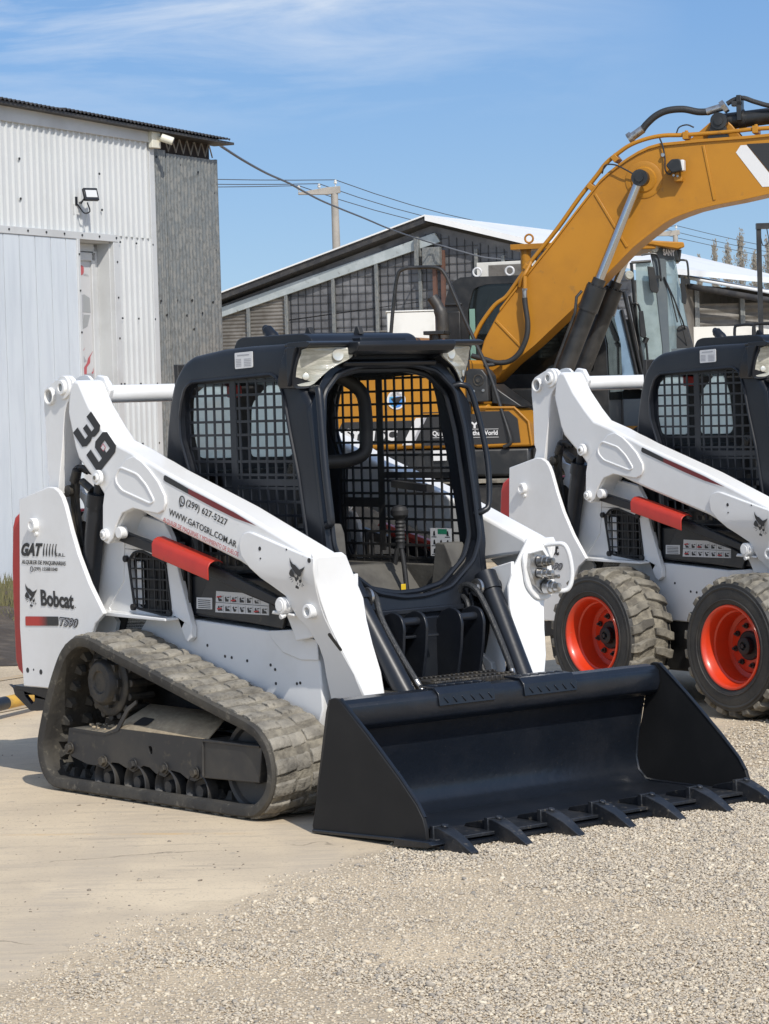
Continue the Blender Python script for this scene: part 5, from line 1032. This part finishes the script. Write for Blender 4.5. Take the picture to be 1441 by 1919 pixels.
# poplars
for k, (x, h, wd) in enumerate(((15.7,8.1,.35),(16.45,8.7,.5),(17.1,8.6,.75),(17.75,9.1,.85),(18.4,8.1,.6),(19.1,8.8,.7),(20.0,8.6,.8),(14.9,7.9,.4))):
    tr_ = empty('poplar_tree', ['low slim bare poplar left of its row', 'narrow bare poplar, second in the row', 'broad bare poplar beside the tallest one', 'tallest bare poplar above the white roof', 'short bare poplar right of the tallest one', 'bare poplar beside the black post', 'bare poplar at the right picture edge', 'faint bare poplar close to the yellow cab'][k], 'tree', (x, 140, 0), 0, 'bare poplars behind the white roofed shed')
    b = MB(); b.cyl((0,0,0),(0,0,h-.3),.16,.03,n=8); b.build('trunk', TREEM, tr_); b = MB(); rr = random.Random(k)
    for j in range(520):
        z = rr.uniform(3.5, h-.2); q = (1-(z-3.5)/(h-3.2))**.6*wd; a = rr.uniform(0, 2*pi); d_ = rr.uniform(.1, 1)*q; l2 = rr.uniform(.25,.8)
        x0, y0 = cos(a)*d_*.3, sin(a)*d_*.3; x1, y1 = cos(a)*d_, sin(a)*d_
        b.add([(x0-.010,y0,z),(x0+.010,y0,z),(x1,y1,z+l2)], [(0,1,2)])
        for _ in range(2): xx, yy_, zz = x1*rr.uniform(.6,1.1), y1*rr.uniform(.6,1.1), z+rr.uniform(.1,l2); b.add([(xx-.03,yy_,zz),(xx+.03,yy_,zz),(xx+rr.uniform(-.04,.04),yy_,zz+.10)], [(0,1,2)])
    b.build('crown', TREEM, tr_, smooth=False)
# black post right
bp_ = empty('lamp_post', 'thin black post with bracket at the right picture edge', 'post', (4.66, 35.0, 0)); b = MB(); b.box((-.028,-.03,0),(.028,.03,3.68)); b.build('post', EXBLK, bp_, .004); b = MB(); b.box((-.03,-.05,3.62),(.20,.05,3.69)); b.tube(crv([(.10,0,3.62),(.12,0,3.46),(.05,0,3.42),(.02,0,3.55)], 4), .006, 6); b.build('bracket', EXBLK, bp_)
# ------------------------------------------------------------------ excavator
EX = empty('excavator', 'yellow crawler excavator with raised boom reaching out of the picture to the right', 'excavator', (.99483, 29.0, 0), -R(15))
V0, V1 = .80, 1.32
# crawler
b = MB(); b.prism(r2([(-3.0,.10),(-3.1,.40),(-2.9,.78),(1.05,.78),(1.25,.40),(1.1,.10)], .2), -.12, .46)
b.prism(r2([(-3.0,.10),(-3.1,.40),(-2.9,.78),(1.05,.78),(1.25,.40),(1.1,.10)], .2), 2.3, 2.9); b.box((-2,.4,.35),(.3,2.4,.7))
b.build('track_frame', INNER, EX)
for v in (-.16, 2.28):
    b = MB(); loop = r2([(-3.1,.02),(-3.30,.42),(-3.0,.82),(1.05,.82),(1.35,.42),(1.15,.02)], .45, 10); n_ = len(loop)
    for i in range(int(2*(4.2+1.0)/.19)):
        t_ = i/int(2*(4.2+1.0)/.19)*n_; p = Vector(loop[int(t_) % n_]).lerp(Vector(loop[(int(t_)+1) % n_]), t_ % 1)
    d_ = [0]
    for i in range(n_): d_.append(d_[-1] + (Vector(loop[(i+1) % n_])-Vector(loop[i])).length)
    k = 0
    while k*.19 < d_[-1]:
        s_ = k*.19; i = max(j for j in range(n_) if d_[j] <= s_); a_ = Vector(loop[i]); c_ = Vector(loop[(i+1) % n_]); p = a_ + (c_-a_).normalized()*(s_-d_[i]); an = math.atan2(c_.y-a_.y, c_.x-a_.x)
        Rm = Matrix.Rotation(-an, 3, 'Y'); b.box((p.x-.099, v, p.y-.02), (p.x+.099, v+.62, p.y+.02), Rm, (p.x, v, p.y)); k += 1
    b.build('crawler_track', TLUG, EX, .004)
b = MB()
for x in (-2.6,-1.9,-1.3,-.7,-.1,.5): b.lathe([(0,.0),(0,.13),(-.04,.15),(-.06,.06),(-.10,.06),(-.10,0)], (x,-.10,.20), (0,-1,0), 20)
b.lathe([(0,.0),(0,.30),(-.04,.31),(-.05,.16),(-.12,.15),(-.14,.06),(-.14,0)], (.95,-.10,.42), (0,-1,0), 28); b.build('track_roller', GEAR, EX)
# house
b = MB(); b.box((-3.7,.02,.86),(.50,2.68,1.15)); b.prism([(.50,.86),(.62,.95),(.62,1.10),(.50,1.15)], .1, 2.6); b.build('deck', EXBLK, EX, .03)
b = MB(); b.box((-3.75,0,1.16),(-.10,1.25,2.05)); b.box((-1.55,.06,2.05),(-1.0,2.6,2.33)); b.box((-.10,0,1.16),(.10,.80,1.60)); b.build('engine_hood', YEL, EX, .04)
b = MB(); b.prism(r2([(-.06,1.155),(-.06,1.560),(.36,1.550),(.50,1.40),(.53,1.16)], .03), 0, .75); b.build('tool_box', YEL, EX, .02)
b = MB(); b.prism(r2([(-4.6,.95),(-4.65,1.9),(-3.7,1.95),(-3.7,.95)], .2), 0, 2.7); b.build('counterweight', YEL, EX, .05)
b = MB(); b.box((-.4,1.1,1.16),(.75,1.6,1.75)); b.build('boom_foot', EXBLK, EX, .02)
b = MB(); b.prism(r2([(-.13,1.62),(-.13,1.93),(-.10,1.96),(.04,1.95),(.09,1.88),(.10,1.62)], .02), -.03, .4); b.prism([(.10,1.60),(.10,1.80),(.20,1.72),(.42,1.56)], .1, .7); bx = b.build('valve_cover', EXBLK, EX, .01)
b = MB(); b.tube([(-.0+.05*cos(a), -.033, 1.84+.055*sin(a)) for a in np.linspace(0,2*pi,18)[:-1]], .008, 6, True); b.cyl((0,-.045,1.84),(0,-.03,1.84),.022); b.build('valve_ring', GEAR, bx)
b = MB(); b.cyl((-.05,-.045,1.73),(-.05,-.03,1.73),.014); b.cyl((.05,-.045,1.735),(.05,-.03,1.735),.014); b.build('bolt', STEEL, bx)
b = MB(); b.box((.10,-.012,1.17),(.55,.7,1.58)) if False else None
# panels, decals
def strip(mb, pts, y): return flat(mb, [pts], y)
b = MB(); strip(b, [(-1.58,1.45),(-.60,1.45),(-.60,1.215),(-1.72,1.215)], -.004); strip(b, [(-.60,1.50),(-.03,1.50),(-.03,1.19),(-.60,1.19)], -.004); b.build('decal_band', INK, EX)
b = MB(); strip(b, [(-.03,1.525),(.30,1.52),(.39,1.44),(.415,1.20),(-.03,1.19)], -.004); b.build('decal_band', INK, EX)
b = MB(); strip(b, [(-1.52,1.45),(-1.45,1.45),(-1.58,1.215),(-1.65,1.215)], -.007); b.build('decal_slash', YEL, EX)
b = MB(); strip(b, [(-.67,1.475),(-.585,1.475),(-.73,1.20),(-.82,1.20)], -.007); b.build('decal_slash', STK, EX)
b = MB(); strip(b, [(-.585,1.475),(-.555,1.475),(-.70,1.20),(-.73,1.20)], -.007); b.build('decal_slash', INKG, EX)
b = MB(); write(b, 'SY215C', (-1.43,-.007,1.385), (-.86,-.007,1.375), (-1.45,-.007,1.258), .05); b.build('model_lettering', STK, EX); b = MB(); write(b, 'SANY', (-.33,-.007,1.425), (-.01,-.007,1.42), (-.33,-.007,1.358), .04)
strip(b, [(-.52,1.352),(.19,1.345),(.19,1.341),(-.52,1.348)], -.007); strip(b, [(-.52,1.272),(.19,1.262),(.19,1.258),(-.52,1.268)], -.007); write(b, 'Quality Changes the World', (-.50,-.007,1.338), (.18,-.007,1.330), (-.50,-.007,1.275), .03); b.build('maker_lettering', STK, EX)
b = MB(); b.cyl((-.87,-.004,1.665),(-.87,-.008,1.665),.098,n=36); d1 = b.build('round_sticker', STK, EX); b = MB(); strip(b, [(-.87+.075*cos(a), 1.66+.075*sin(a)) for a in np.linspace(pi*1.02, 2*pi-.05, 20)] + [(-.80,1.70),(-.94,1.70)], -.010); b.build('sticker_art', BLUELOGO, d1)
b = MB(); strip(b, [(-.93,1.68),(-.82,1.70),(-.80,1.69),(-.87,1.60)], -.011); write(b, 'LIMITED', (-.905,-.011,1.74), (-.835,-.011,1.74), (-.905,-.011,1.725)); write(b, 'COLLECTION', (-.925,-.011,1.722), (-.815,-.011,1.722), (-.925,-.011,1.708)); b.build('sticker_lettering', INK, d1)
b = MB(); b.box((-.52,.0,1.035),(-.36,.015,1.14)); s1 = b.build('warning_sticker', STK, EX); s1.location.y = -.01
b = MB()
for x in (-2.4,-1.75,-.60,-.10): b.box((x-.006,-.003,1.17),(x+.006,.01,2.04))
b.box((-3.7,-.003,1.50),(-1.6,.01,1.512)); b.box((-.595,-.003,1.52),(-.09,.01,1.53)); b.build('door_seam', INNER, EX)
b = MB(); b.tube([(-.06,-.01,1.565),(.36,-.01,1.555),(.50,-.01,1.41),(.53,-.01,1.17)], .012, 8); b.build('box_rim', YEL, EX)
b = MB(); b.box((-.42,.02,1.0),(-.30,.30,1.16)) if False else None
# handrail and exhaust
b = MB(); b.tube(crv([(-.95,.02,2.05),(-.92,.02,2.28),(-.88,.02,2.62),(-.83,.02,2.92),(-.76,.02,2.995),(-.62,.02,3.005),(-.42,.02,2.995),(-.33,.02,2.93),(-.24,.02,2.72),(-.10,.02,2.38),(.10,.02,1.92),(.23,.0,1.52),(.31,-.03,1.27),(.31,-.03,1.19),(.24,-.02,1.16)], 4), .019, 10); b.build('handrail', EXBLK, EX)
b = MB(); b.tube(crv([(-.66,1.2,2.3),(-.66,1.2,2.5),(-.69,1.2,2.62),(-.76,1.2,2.74)], 5), [.07]*10 + [.06]*6, 16); b.build('exhaust_pipe', FRAME, EX)
b = MB(); b.box((-.72,.6,2.33),(-.5,.9,2.37)); b.cyl((-.62,.7,2.2),(-.62,.7,2.34),.06); b.build('air_intake', EXBLK, EX, .006)
# cab on the far side
b = MB(); cp_ = r2([(-.80,1.2),(-.78,2.35),(-.77,2.72),(-.70,2.90),(-.60,2.965),(.60,2.96),(.85,2.80),(.98,2.2),(1.0,1.2)], .05)
wn = r2([(-.50,1.9),(-.52,2.60),(-.45,2.84),(-.30,2.88),(.55,2.87),(.72,2.72),(.84,2.2),(.84,1.9)], .05)
for v in (1.80, 2.62): b.prism(cp_, v, v+.06, holes=[wn])
b.prism([(-.80,1.2),(-.78,2.35),(-.77,2.72),(-.70,2.90),(-.60,2.965),(.60,2.96),(.60,2.90),(-.56,2.90),(-.68,2.7),(-.70,1.2)], 1.83, 2.66); b.box((-.75,1.83,1.2),(.98,2.65,1.6))
cb_ = b.build('operator_cab', EXBLK, EX, .02)
b = MB(); b.prism(wn, 1.82, 1.825); b.build('side_glass', GLSD, cb_)
b = MB(); b.add([(.62,1.85,2.95),(.86,1.85,2.80),(.99,1.85,2.2),(1.0,1.85,1.6),(.62,2.64,2.95),(.86,2.64,2.80),(.99,2.64,2.2),(1.0,2.64,1.6)], [(0,1,5,4),(1,2,6,5),(2,3,7,6)]); b.build('front_glass', GLSD, cb_)
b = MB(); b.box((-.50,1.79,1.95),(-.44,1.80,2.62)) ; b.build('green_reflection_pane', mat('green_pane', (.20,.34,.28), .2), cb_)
b = MB(); b.box((-.77,1.78,2.66),(-.58,1.80,2.69)); b.box((-.77,1.775,1.9),(-.60,1.80,2.60)); b.build('corner_panel', EXBLK, cb_, .01)
b = MB()
for x in (-.45,-.09): b.tube([(x+.045*cos(a),2.0,3.02+.045*sin(a)) for a in np.linspace(0,2*pi,16)[:-1]], .012, 8, True)
b.build('lifting_eye', STK, cb_)
b = MB(); b.box((-.10,2.1,3.25),(.35,2.5,3.31)); b.cyl((.05,2.2,2.95),(.05,2.2,3.26),.06); b.tube([(.09+.045*cos(a),2.2,3.37+.045*sin(a)) for a in np.linspace(0,2*pi,16)[:-1]], .012, 8, True); b.build('beacon_plate', YEL, cb_, .01)
# boom
bo = [(-.19,1.98),(-.17,2.10),(-.12,2.26),(.0,2.47),(.06,2.57),(.22,2.76),(.46,3.04),(.67,3.28),(.89,3.545),(1.10,3.79),(1.15,3.85),(1.24,3.925),(1.33,3.99),(1.44,4.06),(1.55,4.12),(1.66,4.165),(1.77,4.19),(2.0,4.20),(2.22,4.21),(2.68,4.22),(2.9,4.23),(3.6,4.22),(4.6,4.10),(5.9,3.85),(6.0,3.60),(5.8,3.50),(4.6,3.66),(3.6,3.70),(3.2,3.68),(2.87,3.64),(2.59,3.59),(2.31,3.55),(2.13,3.515),(1.98,3.47),(1.87,3.43),(1.78,3.38),(1.62,3.27),(1.47,3.16),(1.28,2.98),(1.18,2.89),(.88,2.60),(.41,2.19),(.16,2.0),(-.02,1.83),(-.06,1.81),(-.12,1.86)]
b = MB(); b.prism(bo, V0, V1); bm_ = b.build('boom', YEL, EX, .012)
b = MB(); off = lambda pts, d_: pts
top = [p for p in bo[4:23]]; bot = [p for p in bo[28:43]]
b.prism([(p[0], p[1]+.012) for p in top] + [(p[0], p[1]-.018) for p in reversed(top)], V0-.025, V0+.005); b.prism([(p[0], p[1]+.030) for p in bot] + [(p[0]+.004, p[1]-.004) for p in reversed(bot)], V0-.010, V0+.005); b.build('boom_flange', YEL, bm_, .003)
b = MB()
for (a0, a1, z0, z1) in ((1.09,1.41,3.72,3.16),(2.22,2.32,4.16,3.60),(.01,.27,2.46,2.18)):
    d_ = Vector((a1-a0, z1-z0)).normalized(); nn = Vector((-d_.y, d_.x))*.014
    b.prism([(a0+nn.x, z0+nn.y),(a0-nn.x, z0-nn.y),(a1-nn.x, z1-nn.y),(a1+nn.x, z1+nn.y)], V0-.012, V0+.002)
b.build('weld_rib', YEL, bm_, .005)
b = MB(); b.lathe([(0,.19),(.008,.19),(.012,.18),(.012,.135),(.03,.12),(.03,0)], (1.60,V0,3.84), (0,-1,0), 40); b.build('pin_plate', YEL, bm_)
b = MB(); strip(b, [(2.55,4.07),(2.60,4.14),(2.66,4.14),(2.88,3.85),(3.15,3.80),(3.2,3.71),(2.81,3.71)], V0-.004); b.build('boom_decal', STK, bm_)
b = MB(); strip(b, [(2.66,4.15),(3.9,4.15),(3.9,3.80),(2.93,3.80)], V0-.006); b.build('boom_decal', INK, bm_)
b = MB(); write(b, 'SANY', (3.1,V0-.010,4.09), (3.7,V0-.010,4.08), (3.1,V0-.010,3.88), .05); b.build('boom_lettering', STK, bm_)
b = MB(); b.prism([(2.02,4.20),(2.30,4.42),(2.42,4.44),(2.50,4.36),(2.62,4.20)], V0+.12, V0+.15); b.prism([(2.02,4.20),(2.30,4.42),(2.42,4.44),(2.50,4.36),(2.62,4.20)], V1-.15, V1-.12); b.build('stick_cylinder_mount', YEL, bm_, .01)
b = MB(); b.cyl((2.38,V0+.0,4.40),(2.38,V1-.0,4.40),.085,n=28); b.cyl((2.38,V0-.02,4.40),(2.38,V0,4.40),.045,n=20); b.cyl((2.40,V0+.26,4.41),(4.3,V0+.26,4.55),.085,n=24); b.cyl((2.55,V0+.26,4.42),(2.62,V0+.26,4.425),.10,n=24); b.prism([(2.26,4.22),(2.30,4.38),(2.44,4.38),(2.48,4.22)], V0+.02, V0+.1); b.build('stick_cylinder', EXBLK, EX)
for zo, v in ((0, V0+.02), (.012, V0+.13)):
    b = MB(); P_ = [(-.25,2.24),(-.21,2.33),(-.14,2.45),(0,2.62),(.12,2.70),(.24,2.85),(.40,3.06),(.68,3.38),(.92,3.69),(1.11,3.91),(1.21,4.03),(1.33,4.12),(1.46,4.20),(1.63,4.255),(1.81,4.28),(2.04,4.275),(2.5,4.285),(2.9,4.30),(4.0,4.28)]
    b.tube(crv([(x-.012*(v > V0+.1), v, z+zo) for x, z in P_], 4), .021, 10); b.build('hydraulic_pipe', YEL, EX)
for x, z, a in ((1.04,3.80,50),(2.04,4.275,0),(2.75,4.30,0),(.35,3.0,50),(1.30,4.08,40)):
    b = MB(); Rm = Matrix.Rotation(-R(a), 3, 'Y'); b.box((x-.03, V0-.02, z-.045), (x+.03, V0+.20, z+.03), Rm, (x, V0, z)); b.cyl((x, V0+.07, z+.03), (x, V0+.07, z+.05), .02, n=6); b.build('pipe_clamp', YEL, EX, .005)
b = MB(); b.tube(crv([(.28,V0-.03,2.80),(.30,V0-.05,2.86),(.34,V0-.06,2.92),(.37,V0-.03,2.98),(.40,V0,3.05)], 4), .02, 10); b.tube([(.35,V0-.08,2.90),(.35,V0-.10,2.76)], .022, 10); b.build('hydraulic_pipe', YEL, EX)
b = MB(); b.cyl((.348,V0-.10,2.77),(.346,V0-.10,2.66),.024); b.cyl((.348,V0-.10,2.775),(.348,V0-.10,2.755),.03,n=6); b.build('hose_fitting', STEEL, EX)
b = MB(); b.tube(crv([(.345,V0-.10,2.68),(.350,V0-.10,2.60),(.37,V0-.10,2.41),(.35,V0-.10,2.26),(.27,V0-.10,2.11),(.16,V0-.10,2.03),(.03,V0-.10,2.02),(-.10,V0-.08,2.06),(-.24,V0-.05,2.10)], 6), .028, 12); b.tube(crv([(-.24,V0-.15,2.02),(-.05,V0-.12,2.0),(.1,V0-.05,2.03)], 6), .022, 10); b.build('hydraulic_hose', HOSE, EX)
b = MB(); b.tube(crv([(1.57,.95,4.36),(1.62,.95,4.42),(1.72,.95,4.50),(1.84,.95,4.545),(2.0,.95,4.55),(2.15,.95,4.515),(2.27,.95,4.51)], 6), .036, 14); b.tube(crv([(2.45,.95,4.58),(2.53,.95,4.62),(2.62,.95,4.63),(2.75,.95,4.58),(2.95,.95,4.53),(3.4,.95,4.54)], 5), .025, 10); b.build('hydraulic_hose', HOSE, EX)
b = MB(); b.tube(crv([(1.94,.85,4.30),(1.97,.85,4.36),(2.05,.85,4.38),(2.12,.85,4.35)], 4), .008, 6); b.tube(crv([(1.18,V0-.05,3.92),(1.22,V0-.08,4.0),(1.32,V0-.08,4.0),(1.42,V0-.08,3.95),(1.52,V0-.06,3.89)], 5), .008, 6); b.tube(crv([(1.78,V0-.03,4.25),(1.81,V0-.04,4.17),(1.83,V0-.04,4.05),(1.83,V0-.04,3.93),(1.87,V0-.04,3.88),(1.92,V0-.05,3.92)], 5), .009, 6); b.build('thin_hose', HOSE, EX)
b = MB(); b.cyl((1.44,.95,4.28),(1.58,.95,4.37),.043,n=16); b.cyl((1.43,.95,4.27),(1.47,.95,4.295),.065,n=16); b.cyl((2.24,.95,4.51),(2.42,.95,4.555),.040,n=16); b.cyl((2.40,.95,4.54),(2.44,.95,4.565),.07,n=6); b.cyl((1.81,V0-.05,4.08),(1.81,V0-.01,4.08),.02,n=8); b.build('hose_fitting', STEEL, EX)
b = MB(); b.box((2.55,.90,4.40),(2.60,1.12,4.66)); b.box((2.50,.90,4.55),(2.60,1.0,4.60)); b.build('hose_clamp', EXBLK, EX, .006)
# boom cylinders
for v in (V0-.20, V1+.22):
    b = MB(); b.cyl((1.575,v,3.80),(1.10,v,2.72),.045,n=20); b.build('cylinder_rod', CHROME, EX)
    b = MB(); b.cyl((1.60,v-.06,3.845),(1.60,v+.07,3.845),.085,n=28); b.cyl((1.60,v-.085,3.845),(1.60,v-.05,3.845),.042,n=20); b.build('rod_eye', EXBLK, EX); b = MB(); b.cyl((1.155,v,2.84),(1.115,v,2.75),.068,n=20); b.cyl((1.12,v,2.76),(1.02,v,2.52),.105,n=24); b.cyl((1.03,v,2.54),(.46,v,1.22),.093,n=24)
    for k in range(10):
        a = 2*pi*k/10; ax_ = Vector((-.403,0,-.915)); e1 = Vector((0,1,0)); e2 = ax_.cross(e1); c_ = Vector((1.12,v,2.76)) + (e1*cos(a)+e2*sin(a))*.088; b.cyl(c_, c_-ax_*.018, .012, n=6)
    b.build('boom_cylinder', EXBLK, EX); b = MB(); b.tube([(.98,v-.08,2.72),(.93,v-.11,2.66),(.91,v-.11,2.5),(.70,v-.11,2.0),(.55,v-.1,1.6)], .016, 8); b.build('cylinder_pipe', EXBLK, EX)
# work lamp
wlm = MB(); wlm.prism(r2([(1.86,3.96),(1.92,4.02),(2.01,4.02),(2.03,3.90),(1.92,3.88)], .02), V0-.20, V0-.06); wo = wlm.build('work_lamp', EXBLK, EX, .01)
b = MB(); b.box((2.005,V0-.19,3.90),(2.045,V0-.07,4.01)); b.build('lamp_lens', STK, wo, .008); b = MB(); b.box((1.93,V0-.12,3.80),(2.01,V0,3.85)); b.box((1.95,V0-.13,3.84),(1.98,V0-.11,3.90)); b.build('lamp_bracket', YEL, wo, .004); b = MB(); b.cyl((1.93,V0-.14,3.86),(1.93,V0-.12,3.86),.012); b.cyl((1.97,V0-.14,3.85),(1.97,V0-.12,3.85),.012); b.build('bolt', STEEL, wo)
b = MB(); b.prism([(5.5,3.9),(5.9,4.0),(6.4,3.6),(6.3,.9),(6.05,.9),(5.85,3.3)], V0+.1, V1-.1); b.build('stick', YEL, EX, .02)

# ------------------------------------------------------------------ second yellow machine, only its cab shows
C2 = empty('wheel_machine', 'grey glazed cab of a tall machine behind the boom, with black mirrors', 'construction machine', (3.0, 32, 0))
GREY = mat('cab_grey', (.085,.105,.12), .4, c2=(.11,.13,.14), nscale=3)
b = MB(); b.prism(r2([(-.75,.35),(.62,.35),(.62,.42),(-.75,.42)], .02), 0, 1, ax='z') if False else None
b.box((-.30,-.10,3.26),(.10,1.4,3.34)); b.prism([(.0,3.36),(.41,3.325),(.42,3.27),(.34,3.25),(.02,3.31),(-.3,3.33),(-.3,3.36)], -.12, 1.2); b.build('cab_roof', YEL, C2, .012)
def slab(mb, q, t=.04):
    q = [Vector(p) for p in q]; n_ = (q[1]-q[0]).cross(q[-1]-q[0]).normalized()*t; m_ = len(q)
    mb.add(q + [p+n_ for p in q], [tuple(range(m_)), tuple(range(2*m_-1, m_-1, -1))] + [(i, (i+1) % m_, m_+(i+1) % m_, m_+i) for i in range(m_)])
b = MB(); slab(b, [(.05,0,3.20),(.11,.0,3.28),(.31,.12,3.28),(.335,.15,3.14),(.22,.0,3.12),(.235,.0,2.16),(.22,0,1.2),(.14,0,1.2),(.155,0,2.16),(.08,0,3.05)]); slab(b, [(.31,.12,3.28),(.335,.15,3.14),(.42,.9,3.13),(.40,.9,3.27)]); slab(b, [(.36,.9,3.2),(.40,.95,3.2),(.60,.95,2.18),(.60,.95,1.2),(.54,.9,1.2),(.54,.9,2.18)])
b.box((-.75,.0,1.0),(.25,1.2,1.6)); b.box((.24,.05,1.0),(.58,1.1,2.15)); cf = b.build('cab_frame', GREY, C2, .006)
b = MB(); slab(b, [(.22,0,3.13),(.34,.15,3.15),(.42,.55,2.9),(.54,.6,2.18),(.54,.6,1.9),(.235,0,1.9),(.235,0,2.16)], .006); b.build('windscreen', GLS, cf)
b = MB(); slab(b, [(-.12,.01,3.11),(.06,.01,3.12),(.08,.01,3.04),(.155,.01,2.17),(.14,.01,1.7),(-.10,.01,1.7)], .006); b.build('side_window', GLS, cf)
b = MB(); slab(b, [(-.45,0,2.30),(-.34,0,2.60),(-.27,0,2.60),(-.16,0,1.85),(-.38,0,1.6),(-.55,0,1.6)], .006); b.build('door_window', GLSB, cf)
b = MB(); 
for x0, z0, x1, z1, r_ in ((-.17,3.12,-.13,2.4,.018),(-.26,2.80,-.08,1.86,.022),(-.20,2.75,-.04,1.86,.016),(-.29,2.60,-.13,1.84,.02),(-.17,3.12,.05,3.13,.016),(-.13,2.4,-.04,1.8,.016),(-.42,2.10,-.36,1.7,.014)): b.tube([(x0,-.02,z0),(x1,-.02,z1)], r_, 8)
b.box((-.75,0,1.7),(-.45,1.0,3.0)); b.build('door_pillar', EXBLK, cf)
b = MB(); b.box((-.75,.9,1.5),(.5,.95,2.1)); b.box((-.6,.9,1.5),(-.5,.95,3.2)); b.box((.02,.55,1.6),(.12,.75,2.35)); b.prism(r2([(-.2,1.7),(.05,1.7),(.08,1.85),(-.1,1.9),(-.15,2.5),(-.25,2.5)], .03), .3, .7); b.build('cab_interior', FRAME, cf, .01)
b = MB(); b.tube([(.07+.105*cos(a), .35+.16*sin(a), 2.53+.05*cos(a)+.02*sin(a)) for a in np.linspace(0,2*pi,24)[:-1]], .012, 8, True); b.tube([(-.02,.35,2.50),(.07,.35,2.53),(.16,.35,2.57)], .01, 6); b.cyl((.07,.35,2.53),(.01,.4,2.2),.02); b.build('steering_wheel', INNER, cf)
b = MB(); b.prism(r2([(.25,2.10),(.34,2.38),(.40,2.42),(.47,2.40),(.53,2.16),(.53,2.05)], .05), .2, .8); b.build('dashboard', FRAME, cf, .02)
b = MB(); b.tube(crv([(-.06,-.05,3.20),(.08,-.05,3.21),(.13,-.05,3.16),(.15,-.06,2.95),(.15,-.06,2.90)], 4), .012, 8); b.box((.09,-.09,2.93),(.155,-.05,2.965)); b.tube(crv([(.34,.25,3.14),(.44,.2,3.14),(.48,.2,3.10),(.49,.2,2.86)], 4), .012, 8); b.box((.42,.15,2.87),(.50,.2,2.93)); b.tube(crv([(-.17,-.05,2.66),(-.12,-.06,2.66),(-.09,-.06,2.58),(-.04,-.06,2.25),(-.03,-.06,2.22),(-.01,-.06,1.9)], 4), .013, 8); b.cyl((-.05,-.06,2.22),(-.02,-.06,2.28),.03,n=10); b.build('mirror_arm', EXBLK, C2)
for q in ([(.0,3.07),(.075,3.06),(.12,2.80),(.105,2.77),(.04,2.78),(.02,2.82)], [(.39,2.98),(.42,2.96),(.455,2.72),(.44,2.64),(.40,2.66)], [(-.11,2.57),(-.06,2.58),(-.03,2.30),(-.06,2.27),(-.10,2.30)]):
    b = MB(); b.prism(r2(q, .01), -.12 if q[0][0] < .3 else .12, -.08 if q[0][0] < .3 else .16); b.build('mirror', EXBLK, C2, .006)
b = MB(); b.tube([(.19,-.02,2.95),(.29,-.01,2.72),(.40,.1,2.45),(.52,.45,2.18)], .009, 6); b.tube([(.19,-.02,2.95),(.26,-.02,2.75),(.33,.0,2.44)], .008, 6); b.tube([(.29,-.01,2.72),(.36,.05,2.50),(.45,.2,2.18)], .005, 6); b.build('wiper', EXBLK, C2)
b = MB(); b.lathe([(0,.05),(.03,.05),(.04,.04),(.04,0)], (.08,-.02,3.27), (.3,-1,0), 20); b.lathe([(0,.05),(.03,.05),(.04,.04),(.04,0)], (-.2,-.02,2.98), (.1,-1,0), 20); b.build('lamp', LENS, C2); b = MB(); b.prism([(.35,3.26),(.42,3.26),(.40,3.12),(.36,3.12)], .2, .3); b.build('side_lamp', EXBLK, C2, .01)
b = MB(); write(b, 'SANY', (.185,-.006,3.265), (.330,.10,3.255), (.19,-.006,3.19), .05); b.build('cab_lettering', STK, C2)
b = MB(); b.box((-3.0,-.2,.5),(.6,1.8,1.3)); b.prism(r2([(-3.2,1.3),(-3.2,2.0),(-.9,2.1),(-.8,1.3)], .05), -.1, 1.5); b.build('machine_body', YEL, C2, .03)
for x in (-2.2, .2):
    for y in (-.35, 1.95): b = MB(); b.lathe([(-.2,.3),(-.22,.6),(-.15,.7),(.15,.7),(.22,.6),(.2,.3),(.1,.28),(.1,0)], (x,y,.7), (0,-1 if y < 0 else 1,0), 40); b.build('wheel', TYRE, C2)
